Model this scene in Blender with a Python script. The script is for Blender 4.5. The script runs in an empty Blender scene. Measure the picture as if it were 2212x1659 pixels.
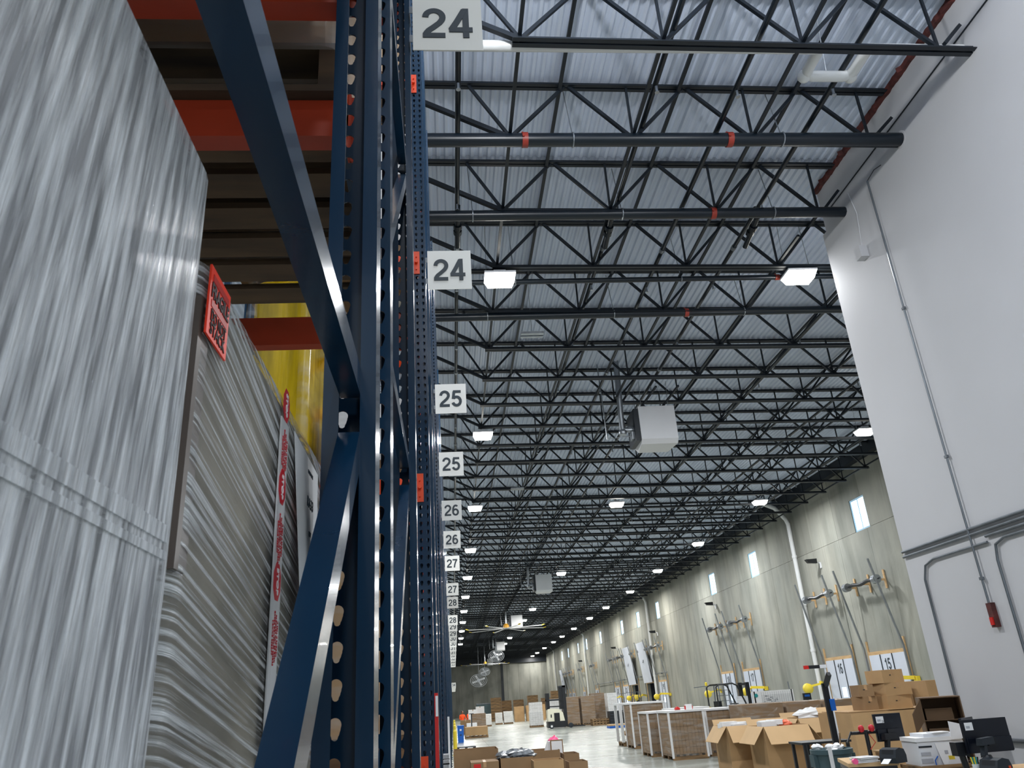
import bpy, bmesh, math, random
import numpy as np
from mathutils import Matrix, Vector
random.seed(7)
S = bpy.context.scene
COL = S.collection
H = 1.72                      # eye height above the floor
# ------------------------------------------------------------------ camera
YAW, PIT, ROL, FPX = 0.09490812, 0.39125221, -0.06594076, 1672.3
def _cam():
    c, s = math.cos, math.sin
    f = np.array([s(YAW)*c(PIT), c(YAW)*c(PIT), s(PIT)])
    r = np.array([c(YAW), -s(YAW), 0.0]); u = np.cross(r, f)
    return np.array([r*c(ROL)+u*s(ROL), -(-r*s(ROL)+u*c(ROL)), f])
CM = _cam()
cam = bpy.data.cameras.new('camera'); camo = bpy.data.objects.new('camera', cam); COL.objects.link(camo)
r_, d_, f_ = CM
camo.matrix_world = Matrix(((r_[0], -d_[0], -f_[0], 0), (r_[1], -d_[1], -f_[1], 0), (r_[2], -d_[2], -f_[2], H), (0, 0, 0, 1)))
cam.sensor_width = 36; cam.lens = FPX/2212*36; cam.clip_start = 0.02; cam.clip_end = 400
cam.dof.use_dof = True; cam.dof.focus_distance = 6.0; cam.dof.aperture_fstop = 30.0
S.camera = camo
# ------------------------------------------------------------------ world, exposure
w = bpy.data.worlds.new('world'); S.world = w; w.use_nodes = True
w.node_tree.nodes['Background'].inputs[0].default_value = (0.80, 0.90, 1.0, 1)
w.node_tree.nodes['Background'].inputs[1].default_value = 0.72
S.view_settings.view_transform = 'Standard'; S.view_settings.look = 'None'
S.view_settings.gamma = 1.0; S.view_settings.use_curve_mapping = False
S.view_settings.exposure = 0.33
LAMP_W = 370.0
# ------------------------------------------------------------------ pixel helpers (2212 x 1659)
def ray(px, py):
    d = np.array([(px-1106)/FPX, (py-829.5)/FPX, 1.0]); return CM.T @ d
def pY(px, py, Y): d = ray(px, py)*1.0; d = d*Y/d[1]; return Vector((d[0], d[1], d[2]+H))
def pX(px, py, X): d = ray(px, py); d = d*X/d[0]; return Vector((d[0], d[1], d[2]+H))
def pZ(px, py, Z): d = ray(px, py); d = d*(Z-H)/d[2]; return Vector((d[0], d[1], d[2]+H))
# ------------------------------------------------------------------ mesh builder
class MB:
    def __init__(s): s.v = []; s.f = []; s.m = []
    def add(s, vs, fs, m=0):
        n = len(s.v); s.v += [tuple(v) for v in vs]; s.f += [tuple(i+n for i in f) for f in fs]; s.m += [m]*len(fs); return s
    def box(s, x0, y0, z0, x1, y1, z1, m=0):
        if x0 > x1: x0, x1 = x1, x0
        if y0 > y1: y0, y1 = y1, y0
        if z0 > z1: z0, z1 = z1, z0
        return s.add([(x0,y0,z0),(x1,y0,z0),(x1,y1,z0),(x0,y1,z0),(x0,y0,z1),(x1,y0,z1),(x1,y1,z1),(x0,y1,z1)],
                     [(0,3,2,1),(4,5,6,7),(0,1,5,4),(1,2,6,5),(2,3,7,6),(3,0,4,7)], m)
    def hexa(s, b, t, m=0):       # bottom quad, top quad (same winding, ccw from above)
        return s.add(list(b)+list(t), [(0,3,2,1),(4,5,6,7),(0,1,5,4),(1,2,6,5),(2,3,7,6),(3,0,4,7)], m)
    def bar(s, p0, p1, w, h, up=(0,0,1), m=0):
        p0 = Vector(p0); p1 = Vector(p1); d = (p1-p0).normalized(); u = Vector(up)
        a = d.cross(u)
        if a.length < 1e-4: a = d.cross(Vector((1,0,0)))
        a.normalize(); b = a.cross(d).normalized(); a = a*w/2; b = b*h/2
        vs = [p0-a-b, p0+a-b, p0+a+b, p0-a+b, p1-a-b, p1+a-b, p1+a+b, p1-a+b]
        return s.add(vs, [(3,2,1,0),(4,5,6,7),(0,1,5,4),(1,2,6,5),(2,3,7,6),(3,0,4,7)], m)
    def tube(s, pts, r, n=10, m=0, r1=None, cap=True):
        pts = [Vector(p) for p in pts]; rings = []; ref = None
        for i, p in enumerate(pts):
            d = ((pts[min(i+1, len(pts)-1)]-pts[max(i-1, 0)])).normalized()
            if ref is None:
                ref = d.cross(Vector((0,0,1)))
                if ref.length < 1e-3: ref = d.cross(Vector((1,0,0)))
            a = (ref - d*ref.dot(d)).normalized(); ref = a; b = d.cross(a)
            rr = r if r1 is None else r+(r1-r)*i/(len(pts)-1)
            rings.append([p+a*rr*math.cos(2*math.pi*k/n)+b*rr*math.sin(2*math.pi*k/n) for k in range(n)])
        vs = [v for R in rings for v in R]; fs = []
        for i in range(len(pts)-1):
            for k in range(n):
                fs.append((i*n+k, i*n+(k+1) % n, (i+1)*n+(k+1) % n, (i+1)*n+k))
        if cap: fs += [tuple(reversed(range(n))), tuple((len(pts)-1)*n+k for k in range(n))]
        return s.add(vs, fs, m)
    def lathe(s, prof, n=16, c=(0,0,0), axis='z', m=0):
        vs = []; fs = []; c = Vector(c)
        for r, z in prof:
            for k in range(n):
                a = 2*math.pi*k/n; x, y = r*math.cos(a), r*math.sin(a)
                vs.append(c+Vector({'z': (x,y,z), 'x': (z,x,y), 'y': (y,z,x)}[axis]))
        for i in range(len(prof)-1):
            for k in range(n): fs.append((i*n+k, i*n+(k+1) % n, (i+1)*n+(k+1) % n, (i+1)*n+k))
        fs += [tuple(reversed(range(n))), tuple((len(prof)-1)*n+k for k in range(n))]
        return s.add(vs, fs, m)
    def prism(s, poly, a, b, axis='y', m=0):   # poly: 2-D points; axis the extrusion direction
        n = len(poly)
        def mk(p, t): return {'y': (p[0], t, p[1]), 'x': (t, p[0], p[1]), 'z': (p[0], p[1], t)}[axis]
        vs = [mk(p, a) for p in poly]+[mk(p, b) for p in poly]
        fs = [tuple(range(n)), tuple(reversed(range(n, 2*n)))]+[(i, i+n, (i+1) % n+n, (i+1) % n) for i in range(n)]
        return s.add(vs, fs, m)
    def ball(s, c, rx, ry, rz, n=10, m=0):
        prof = [(max(1e-4, math.sin(math.pi*i/n)), -math.cos(math.pi*i/n)) for i in range(n+1)]
        k = len(s.v); s.lathe(prof, n, (0,0,0), 'z', m); c = Vector(c)
        for i in range(k, len(s.v)): v = s.v[i]; s.v[i] = (c.x+v[0]*rx, c.y+v[1]*ry, c.z+v[2]*rz)
        return s
    def mesh(s, name, mats, smooth=False):
        me = bpy.data.meshes.new(name); me.from_pydata(s.v, [], s.f)
        bm = bmesh.new(); bm.from_mesh(me); bmesh.ops.recalc_face_normals(bm, faces=bm.faces); bm.to_mesh(me); bm.free()
        for mm in (mats if isinstance(mats, (list, tuple)) else [mats]): me.materials.append(mm)
        if len(me.polygons) == len(s.m): me.polygons.foreach_set('material_index', s.m)
        if smooth:
            me.polygons.foreach_set('use_smooth', [True]*len(me.polygons))
            try: me.set_sharp_from_angle(angle=math.radians(38))
            except Exception: pass
        me.update(); return me
    def build(s, name, mats, parent=None, loc=(0,0,0), smooth=False, rz=0):
        return inst(s.mesh(name, mats, smooth), name, parent, loc, rz)
def inst(me, name, parent=None, loc=(0,0,0), rz=0, rot=None):
    o = bpy.data.objects.new(name, me); COL.objects.link(o); o.location = loc
    o.rotation_euler = rot if rot else (0, 0, rz)
    if parent: o.parent = parent
    return o
def tag(o, label=None, cat=None, group=None, kind=None):
    if label: o['label'] = label
    if cat: o['category'] = cat
    if group: o['group'] = group
    if kind: o['kind'] = kind
    return o
def thing(name, loc, label, cat, group=None, rz=0):
    o = bpy.data.objects.new(name, None); COL.objects.link(o); o.empty_display_size = .1
    o.location = loc; o.rotation_euler = (0, 0, rz); return tag(o, label, cat, group)
def struct(o): o['kind'] = 'structure'; return o
def dup(o, loc, rz=None, label=None, parent=None):
    c = o.copy(); COL.objects.link(c); c.location = loc
    if parent is not None: c.parent = parent
    if rz is not None: c.rotation_euler = (0, 0, rz)
    if label: c['label'] = label
    for ch in list(o.children):
        k = ch.copy(); COL.objects.link(k); k.parent = c
        for g in list(ch.children):
            q = g.copy(); COL.objects.link(q); q.parent = k
    return c
def words(n):
    n = int(n); T_ = {2: 'twenty', 3: 'thirty'}; U_ = ['', 'one', 'two', 'three', 'four', 'five', 'six', 'seven', 'eight', 'nine']
    if n < 20: return {15: 'fifteen', 16: 'sixteen', 17: 'seventeen', 18: 'eighteen', 19: 'nineteen'}[n]
    return T_[n//10]+('-'+U_[n % 10] if n % 10 else '')
ORD = ['nearest','second','third','fourth','fifth','sixth','seventh','eighth','ninth','tenth','eleventh','twelfth','thirteenth','fourteenth','fifteenth','sixteenth','seventeenth','eighteenth']
# ------------------------------------------------------------------ materials
def lin(c): return tuple(((x/255)/12.92 if x/255 <= .04045 else ((x/255+.055)/1.055)**2.4) for x in c)+(1,)
def mat(name, c, rough=.5, metal=0, var=.0, vscale=(3,3,3), bump=0, bscale=None, c2=None, coat=0, rand=0, spec=.5, detail=4, contrast=(.3,.7)):
    m = bpy.data.materials.new(name); m.use_nodes = True; nt = m.node_tree; N = nt.nodes; L = nt.links
    b = N['Principled BSDF']; b.inputs['Roughness'].default_value = rough; b.inputs['Metallic'].default_value = metal
    b.inputs['Base Color'].default_value = lin(c); b.inputs['Coat Weight'].default_value = coat
    b.inputs['Specular IOR Level'].default_value = spec
    tc = N.new('ShaderNodeTexCoord')
    src = None
    if c2 is not None or var:
        mp = N.new('ShaderNodeMapping'); mp.inputs['Scale'].default_value = vscale; L.new(tc.outputs['Object'], mp.inputs['Vector'])
        nz = N.new('ShaderNodeTexNoise'); nz.inputs['Scale'].default_value = 1; nz.inputs['Detail'].default_value = detail; L.new(mp.outputs[0], nz.inputs['Vector'])
        rp = N.new('ShaderNodeValToRGB'); L.new(nz.outputs[0], rp.inputs[0])
        k = c2 if c2 is not None else tuple(max(0, x*(1-var)) for x in c)
        rp.color_ramp.elements[0].position = contrast[0]; rp.color_ramp.elements[1].position = contrast[1]
        rp.color_ramp.elements[0].color = lin(k); rp.color_ramp.elements[1].color = lin(c); src = rp.outputs[0]
    if rand:
        oi = N.new('ShaderNodeObjectInfo'); hs = N.new('ShaderNodeHueSaturation'); mr = N.new('ShaderNodeMapRange')
        mr.inputs[3].default_value = 1-rand; mr.inputs[4].default_value = 1+rand; L.new(oi.outputs['Random'], mr.inputs[0]); L.new(mr.outputs[0], hs.inputs['Value'])
        if src: L.new(src, hs.inputs['Color'])
        else: hs.inputs['Color'].default_value = lin(c)
        src = hs.outputs[0]
    if src: L.new(src, b.inputs['Base Color'])
    if bump:
        mp2 = N.new('ShaderNodeMapping'); mp2.inputs['Scale'].default_value = bscale or vscale; L.new(tc.outputs['Object'], mp2.inputs['Vector'])
        n2 = N.new('ShaderNodeTexNoise'); n2.inputs['Scale'].default_value = 1; n2.inputs['Detail'].default_value = 5; L.new(mp2.outputs[0], n2.inputs['Vector'])
        bp = N.new('ShaderNodeBump'); bp.inputs['Strength'].default_value = bump; bp.inputs['Distance'].default_value = .01
        L.new(n2.outputs[0], bp.inputs['Height']); L.new(bp.outputs[0], b.inputs['Normal'])
    return m
def emit(name, c, s):
    m = mat(name, c); b = m.node_tree.nodes['Principled BSDF']
    b.inputs['Emission Color'].default_value = lin(c); b.inputs['Emission Strength'].default_value = s; return m
def film(name, c, alpha, rough=.15, bump=.5, bscale=(6,60,60), c2=None, vscale=None, rotx=0, contrast=(.35,.65), dark=0.0):
    """translucent stretch film: see-through where thin, milky along its wrinkles"""
    m = bpy.data.materials.new(name); m.use_nodes = True; nt = m.node_tree; N = nt.nodes; L = nt.links
    b = N['Principled BSDF']; b.inputs['Base Color'].default_value = lin(c); b.inputs['Roughness'].default_value = rough
    tc = N.new('ShaderNodeTexCoord'); mr = N.new('ShaderNodeMapping'); mr.inputs['Rotation'].default_value = (rotx, 0, 0); L.new(tc.outputs['Object'], mr.inputs[0])
    mp = N.new('ShaderNodeMapping'); mp.inputs['Scale'].default_value = vscale or bscale; L.new(mr.outputs[0], mp.inputs[0])
    nz = N.new('ShaderNodeTexNoise'); nz.inputs['Scale'].default_value = 1; nz.inputs['Detail'].default_value = 5; L.new(mp.outputs[0], nz.inputs['Vector'])
    rp = N.new('ShaderNodeMapRange'); rp.inputs[1].default_value = contrast[0]; rp.inputs[2].default_value = contrast[1]
    rp.inputs[3].default_value = alpha[0]; rp.inputs[4].default_value = alpha[1]; L.new(nz.outputs[0], rp.inputs[0]); L.new(rp.outputs[0], b.inputs['Alpha'])
    mp2 = N.new('ShaderNodeMapping'); mp2.inputs['Scale'].default_value = bscale; L.new(mr.outputs[0], mp2.inputs[0])
    n2 = N.new('ShaderNodeTexNoise'); n2.inputs['Scale'].default_value = 1; n2.inputs['Detail'].default_value = 6; L.new(mp2.outputs[0], n2.inputs['Vector'])
    bp = N.new('ShaderNodeBump'); bp.inputs['Strength'].default_value = bump; bp.inputs['Distance'].default_value = .01
    L.new(n2.outputs[0], bp.inputs['Height']); L.new(bp.outputs[0], b.inputs['Normal'])
    return m
M = {}
M['navy'] = mat('rack_blue_paint', (12, 46, 72), .22, 0, .15, (4,4,1.5), .03, (30,30,8), coat=.1, spec=.4)
M['orange'] = mat('beam_orange_paint', (226, 74, 22), .38, 0, .12, (3,6,6))
M['orange2'] = mat('shaded_orange_paint', (172, 56, 26), .42, 0, .15, (3,6,6))  # beam orange darkened to stand in for shade on the two near racks
M['sign'] = mat('sign_white', (226, 226, 220), .5, rand=.02)
M['digit'] = mat('sign_digit_black', (24, 40, 50), .5)
M['deck'] = mat('deck_painted_steel', (218, 229, 248), .42, .0, .10, (.6,.25,1), rand=.05)
M['roof'] = mat('roof_top', (120, 124, 130), .8)
M['joist'] = mat('joist_primer', (9, 22, 34), .5, 0, .2, (1,1,1))
M['pipe'] = mat('pipe_black', (9, 22, 33), .3, 0, .2, (1.5,3,3))
M['coup'] = mat('coupling_red', (150, 50, 36), .4)
M['steel'] = mat('galvanised_steel', (168, 174, 180), .35, .85, .15, (8,8,3))
M['dsteel'] = mat('dull_steel', (120, 126, 132), .4, .6, .15, (6,6,2))
M['pvc'] = mat('white_pvc', (226, 228, 228), .35)
M['wwall'] = mat('white_wall_paint', (198, 198, 201), .75, 0, .035, (.4,.4,.4), .05, (8,8,8))
M['paint'] = mat('white_sheet_metal', (220, 222, 226), .4, 0, .03, (1,1,1))
M['red'] = mat('red_paint', (200, 30, 24), .4)
M['seal'] = mat('red_fire_sealant', (100, 46, 42), .8, 0, .35, (3,9,9), .4, (8,20,20))
M['card'] = mat('cardboard', (182, 147, 104), .8, 0, .08, (2,2,2), rand=.05)
M['card2'] = mat('cardboard_brown', (146, 116, 82), .8, 0, .10, (2,2,2), rand=.07)
M['card3'] = mat('cardboard_shaded', (104, 80, 56), .8, 0, .1, (2,2,2))  # darker card, painting in the shade inside the upright open carton
M['cardin'] = mat('cardboard_inside', (208, 174, 130), .8, 0, .05, (2,2,2))
M['tapec'] = mat('packing_tape', (176, 140, 100), .3)
M['wood'] = mat('new_pine', (204, 172, 126), .7, 0, .2, (2,2,9), c2=(184,148,104))
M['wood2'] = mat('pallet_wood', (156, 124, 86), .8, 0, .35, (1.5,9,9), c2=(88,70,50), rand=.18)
M['wood3'] = mat('weathered_wood_shaded', (104, 82, 58), .85, 0, .35, (1.5,9,9), c2=(46,38,32), rand=.25)  # weathered brown, darkened further for the shade inside the near racks
M['black'] = mat('black_plastic', (14, 18, 24), .4)
M['dark'] = mat('dark_charcoal', (26, 34, 42), .5)
M['screen'] = mat('monitor_black', (8, 14, 26), .3)
M['grn'] = mat('bin_grey_green', (62, 84, 90), .5, 0, .06, (3,3,3))
M['blue'] = mat('blue_plastic', (14, 96, 190), .4)
M['yellow'] = mat('yellow_paint', (232, 206, 60), .45)
M['yfilm'] = mat('yellow_film', (232, 196, 10), .22, 0, .25, (14,14,1.2), .25, (30,30,2))
M['pink'] = mat('pink_plastic', (255, 96, 150), .35)
M['opink'] = mat('orange_plastic_bag', (255, 130, 96), .35)
M['paper'] = mat('white_paper', (232, 232, 232), .7)
M['fpl'] = mat('printer_grey', (216, 218, 222), .45)
M['pgrey'] = mat('printer_panel_grey', (170, 172, 178), .5)
M['poly'] = mat('grey_poly_bags', (140, 146, 152), .25, 0, .45, (9,9,9), .5, (12,12,12))
M['ltape'] = mat('label_red_orange', (255, 58, 24), .45)
M['ltaped'] = mat('label_dark_red', (196, 40, 30), .45)
M['lk'] = mat('label_black_ink', (40, 14, 18), .6)
M['stopred'] = mat('stop_red', (196, 24, 40), .5)
M['clear'] = film('clear_tape', (226, 226, 226), (.72, .92), .3, .2, (20,20,4))
M['cream'] = mat('truck_cream', (226, 222, 200), .4)
M['doorw'] = mat('dock_door_white', (206, 212, 224), .45, 0, .03, (1,1,1), rand=.03)
M['glassl'] = emit('window_daylight', (206, 234, 255), 1.5)
M['wframe'] = mat('window_frame', (150, 190, 214), .5)
M['lamp'] = emit('lamp_lens', (255, 254, 246), 14.0)
M['vest'] = mat('orange_vest', (255, 92, 30), .7)
M['skin'] = mat('skin', (150, 104, 82), .6)
M['wframe2'] = mat('whiteboard_white', (236, 238, 238), .25)
M['ink'] = mat('faint_marker_ink', (130, 138, 146), .6)
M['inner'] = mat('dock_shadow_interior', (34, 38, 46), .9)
M['mesh'] = mat('wire_mesh_grey', (120, 128, 134), .4, .6)
M['amber'] = mat('amber_motor', (206, 150, 40), .4)
M['teal'] = mat('teal_plastic', (40, 150, 150), .4)
M['pal'] = mat('translucent_acrylic', (220, 226, 228), .15)
# concrete: broad stains, vertical drips, fine pores
def concrete(name, c, c2, c3):
    m = mat(name, c, .8); nt = m.node_tree; N = nt.nodes; L = nt.links; b = N['Principled BSDF']
    g = N.new('ShaderNodeNewGeometry')
    def noise(sc, det=4):
        mp = N.new('ShaderNodeMapping'); mp.inputs['Scale'].default_value = sc; L.new(g.outputs['Position'], mp.inputs[0])
        n = N.new('ShaderNodeTexNoise'); n.inputs['Scale'].default_value = 1; n.inputs['Detail'].default_value = det; L.new(mp.outputs[0], n.inputs['Vector']); return n
    def ramp(n, a, b_, ca, cb):
        r = N.new('ShaderNodeValToRGB'); L.new(n.outputs[0], r.inputs[0]); e = r.color_ramp.elements
        e[0].position = a; e[1].position = b_; e[0].color = ca; e[1].color = cb; return r
    r1 = ramp(noise((.5,.5,.3)), .35, .65, lin(c2), lin(c))
    r2 = ramp(noise((1.1,1.1,.16), 7), .30, .52, lin(c3), (1,1,1,1))
    r3 = ramp(noise((9,9,.35), 3), .28, .40, (.55,.55,.5,1), (1,1,1,1))
    x = N.new('ShaderNodeMix'); x.data_type = 'RGBA'; x.blend_type = 'MULTIPLY'; x.inputs[0].default_value = .55; L.new(r1.outputs[0], x.inputs[6]); L.new(r2.outputs[0], x.inputs[7])
    y = N.new('ShaderNodeMix'); y.data_type = 'RGBA'; y.blend_type = 'MULTIPLY'; y.inputs[0].default_value = .28; L.new(x.outputs[2], y.inputs[6]); L.new(r3.outputs[0], y.inputs[7])
    oi = N.new('ShaderNodeObjectInfo'); hs = N.new('ShaderNodeHueSaturation'); mr = N.new('ShaderNodeMapRange'); mr.inputs[3].default_value = .88; mr.inputs[4].default_value = 1.1
    L.new(oi.outputs['Random'], mr.inputs[0]); L.new(mr.outputs[0], hs.inputs['Value']); L.new(y.outputs[2], hs.inputs['Color']); L.new(hs.outputs[0], b.inputs['Base Color'])
    bp = N.new('ShaderNodeBump'); bp.inputs['Strength'].default_value = .25; bp.inputs['Distance'].default_value = .02; L.new(noise((6,6,6)).outputs[0], bp.inputs['Height']); L.new(bp.outputs[0], b.inputs['Normal'])
    return m
M['conc'] = concrete('precast_concrete', (160, 159, 148), (134, 136, 128), (170, 172, 166))
M['concb'] = concrete('precast_concrete_back', (150, 150, 142), (128, 130, 124), (170, 172, 166))
def floor_mat():
    m = mat('polished_slab', (168, 172, 164), .22); nt = m.node_tree; N = nt.nodes; L = nt.links; b = N['Principled BSDF']
    g = N.new('ShaderNodeNewGeometry'); mp = N.new('ShaderNodeMapping'); mp.inputs['Scale'].default_value = (.25,.9,1); L.new(g.outputs['Position'], mp.inputs[0])
    n = N.new('ShaderNodeTexNoise'); n.inputs['Scale'].default_value = 1; n.inputs['Detail'].default_value = 6; L.new(mp.outputs[0], n.inputs['Vector'])
    r = N.new('ShaderNodeValToRGB'); L.new(n.outputs[0], r.inputs[0]); r.color_ramp.elements[0].color = lin((140,144,137)); r.color_ramp.elements[1].color = lin((172,177,169))
    r.color_ramp.elements[0].position = .3; r.color_ramp.elements[1].position = .7; L.new(r.outputs[0], b.inputs['Base Color'])
    r2 = N.new('ShaderNodeMapRange'); r2.inputs[3].default_value = .16; r2.inputs[4].default_value = .36; L.new(n.outputs[0], r2.inputs[0]); L.new(r2.outputs[0], b.inputs['Roughness'])
    return m
M['floor'] = floor_mat()
# near stretch wrap (pallet beside the camera): milky layered film over cartons
M['wrapA'] = film('stretch_wrap_milky', (236, 239, 242), (.25, .98), .22, .9, (60,190,14), vscale=(40,110,9), rotx=.10, contrast=(.36,.64))
M['wrapB'] = film('stretch_wrap_streaked', (226, 228, 228), (.10, .97), .12, 1.0, (12,5,260), vscale=(6,2.6,210), rotx=.20, contrast=(.48,.62))
M['coreA'] = mat('grey_cartons_in_wrap', (150, 150, 154), .7, 0, .3, (2,5,1.2), c2=(100,100,106))
M['coreB'] = mat('greyed_cartons_in_wrap', (150, 143, 126), .7, 0, .3, (3,5,2), c2=(112,106,96))
M['wrapF'] = film('stretch_wrap_far', (215, 214, 210), (.06, .34), .2, .7, (9,9,40), vscale=(2.5,2.5,14), contrast=(.42,.72))
# ------------------------------------------------------------------ lettering
TXT = {}
def text_mesh(s, size, m, bold=.0, sx=1.0, key=None):
    k = (s, round(size, 4), m.name, bold, sx)
    if k in TXT: return TXT[k]
    c = bpy.data.curves.new('t', 'FONT'); c.body = s; c.size = size; c.align_x = 'CENTER'; c.align_y = 'CENTER'; c.offset = bold*size; c.extrude = size*.004+.0004; c.resolution_u = 4
    o = bpy.data.objects.new('t', c); COL.objects.link(o); dg = bpy.context.evaluated_depsgraph_get(); dg.update()
    me = bpy.data.meshes.new_from_object(o.evaluated_get(dg)); COL.objects.unlink(o); bpy.data.objects.remove(o); bpy.data.curves.remove(c)
    xs = [v.co.x for v in me.vertices]; ys = [v.co.y for v in me.vertices]; cx, cy = (min(xs)+max(xs))/2, (min(ys)+max(ys))/2
    for v in me.vertices: v.co.x = (v.co.x-cx)*sx; v.co.y -= cy
    me.materials.clear(); me.materials.append(m); me.name = 'lettering'; TXT[k] = me; return me
RX = math.pi/2
FACE_MY = (RX, 0, 0)               # faces -Y (toward the camera)
FACE_MX = (RX, 0, -RX)             # faces -X
FACE_PX = (RX, 0, RX)              # faces +X
def stroke_digits(s, size, m, sx=1.0, w=.155):
    k = ('stroke', s, size, sx)
    if k in TXT: return TXT[k]
    def arc(cx, cy, rx, ry, a0, a1, n=16): return [(cx+rx*math.cos(math.radians(a0+(a1-a0)*i/n)), cy+ry*math.sin(math.radians(a0+(a1-a0)*i/n))) for i in range(n+1)]
    G = {'0': [arc(.29,.5,.215,.425,90,450,28)], '1': [[(.36,0),(.36,1)], [(.10,.72),(.22,.745),(.30,.82),(.34,.97)]],
         '2': [arc(.29,.70,.212,.225,180,-28)+[(.42,.50),(.28,.36),(.16,.25),(.10,.16),(.085,.08)], [(.008,.0775),(.56,.0775)]],
         '3': [arc(.28,.715,.195,.21,172,-80), arc(.28,.30,.215,.225,85,-172)], '4': [[(.415,0),(.415,1)], [(0,.27),(.58,.27)], [(.055,.27),(.20,.55),(.385,.95)]],
         '5': [[(.10,.9225),(.53,.9225)], [(.155,.9225),(.10,.48)], arc(.285,.335,.215,.262,140,-160)], '6': [arc(.29,.325,.212,.25,90,450,26), arc(.305,.50,.227,.425,195,52)],
         '7': [[(.02,.9225),(.56,.9225)], [(.50,.90),(.36,.66),(.26,.36),(.21,0)]], '8': [arc(.29,.735,.185,.19,90,450,24), arc(.29,.30,.215,.225,90,450,24)],
         '9': [arc(.29,.675,.212,.25,90,450,26), arc(.275,.50,.227,.425,15,-128)]}
    b = MB(); x0 = -(len(s)*.655-.075)/2; t = .003
    for ch in s:
        for ln in G[ch]:
            n = len(ln); cl = math.dist(ln[0], ln[-1]) < 1e-6; L_, R_ = [], []
            for i in range(n):
                p, q = ln[max(i-1, 0)], ln[min(i+1, n-1)]
                if cl and i in (0, n-1): p, q = ln[-2], ln[1]
                d = (q[0]-p[0], q[1]-p[1]); l = math.hypot(*d); nx_, ny_ = -d[1]/l*w/2, d[0]/l*w/2
                L_.append((ln[i][0]+nx_, ln[i][1]+ny_)); R_.append((ln[i][0]-nx_, ln[i][1]-ny_))
            pt = lambda p, z: ((p[0]+x0)*size*sx, (p[1]-.5)*size, z)
            for i in range(n-1):
                q = [R_[i], R_[i+1], L_[i+1], L_[i]]; b.hexa([pt(p, 0) for p in q], [pt(p, t) for p in q])
            t += .0003
        x0 += .655
    TXT[k] = b.mesh('number', m); return TXT[k]
SIGNS = []   # (text, Y, bottom z)
_a = {24:2.56, 25:7.15, 26:11.77, 27:16.4, 28:22.3, 29:28.6, 30:33.5, 31:39.0, 32:44.6, 33:50.3}
_b = {24:4.75, 25:9.41, 26:14.0, 27:20.2, 28:26.2, 29:31.2, 30:36.3, 31:42.0, 32:47.6, 33:54.0}
for k in range(24, 34): SIGNS += [(str(k), 'a', _a[k]), (str(k), 'b', _b[k])]
# ------------------------------------------------------------------ the setting
WX = 17.2; SC = WX/18.0; YB = 150.0; WY = 12.3; SL = -0.016
def roofz(x): return H+9.18+SL*x      # underside of the deck ribs
# floor: slabs with open joints over a base
fl = struct(MB().box(-9, -8, -.30, WX+.4, YB+.4, -.02).build('floor', M['floor']))
sm = None
nx, ny = 5, 28
for i in range(nx):
    for j in range(ny):
        lx, ly = 26.2/nx, 158.0/ny
        if sm is None: sm = MB().box(0, 0, -.02, lx-.012, ly-.012, 0).mesh('floor_slab', M['floor'])
        inst(sm, 'floor_slab', fl, (-8.9+i*lx, -7.9+j*ly, 0))
# ceiling: corrugated deck sheets under a roof slab
def rib_profile(n):
    P = []
    for i in range(n):
        b = i*.1524; P += [(b, 0), (b+.046, 0), (b+.074, .038), (b+.124, .038)]
    return P+[(n*.1524, 0)]
ce = MB(); X0, X1 = -6.1, WX+.3
ce.hexa([(X0,-4,roofz(X0)+.05), (X1,-4,roofz(X1)+.05), (X1,YB+.4,roofz(X1)+.05), (X0,YB+.4,roofz(X0)+.05)], [(X0,-4,roofz(X0)+.2), (X1,-4,roofz(X1)+.2), (X1,YB+.4,roofz(X1)+.2), (X0,YB+.4,roofz(X0)+.2)])
ceil = struct(ce.build('ceiling', M['roof']))
prof = rib_profile(6); LEN = 15.36; dk = MB()
vs = [(x, 0, z+SL*x) for x, z in prof]+[(x, LEN-.004, z+SL*x+.002) for x, z in prof]; n = len(prof)
dk.add(vs, [(i, i+n, i+n+1, i+1) for i in range(n-1)]); dkm = dk.mesh('deck_sheet', M['deck'])
x = -6.1
while x < WX:
    for j in range(10): inst(dkm, 'deck_sheet', ceil, (x, -4+j*LEN, roofz(x)+(.0015 if j % 2 else 0)))
    x += .9144
# white office wall, furred out below
wr = MB(); wr.box(7.5, -3, 0, 7.7, WY, roofz(7.6)+.03); wwl = struct(wr.build('wall_white', M['wwall']))
MB().box(7.42, -3, 0, 7.5, WY+.015, H+8.03).build('furred_lining', M['wwall'], wwl)
struct(MB().box(7.7, WY-.2, 0, WX+.2, WY, roofz(12)).build('wall_return', M['wwall']))
q = MB(); sr = random.Random(12); A_ = [(sr.uniform(.035,.055)+(.05 if sr.random() > .93 else 0), sr.uniform(.075,.10)) for _ in range(130)]
for i in range(129):
    y = 4.6+i*.0597; (a, b), (a2, b2) = A_[i], A_[i+1]; zt_ = roofz(7.5)-.004
    q.hexa([(7.48-a,y,zt_-b),(7.505,y,zt_-b),(7.505,y+.06,zt_-b2),(7.48-a2,y+.06,zt_-b2)], [(7.48-a-.01,y,zt_),(7.505,y,zt_),(7.505,y+.06,zt_),(7.48-a2-.01,y+.06,zt_)])
struct(q.build('trim_1', M['seal']))
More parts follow.
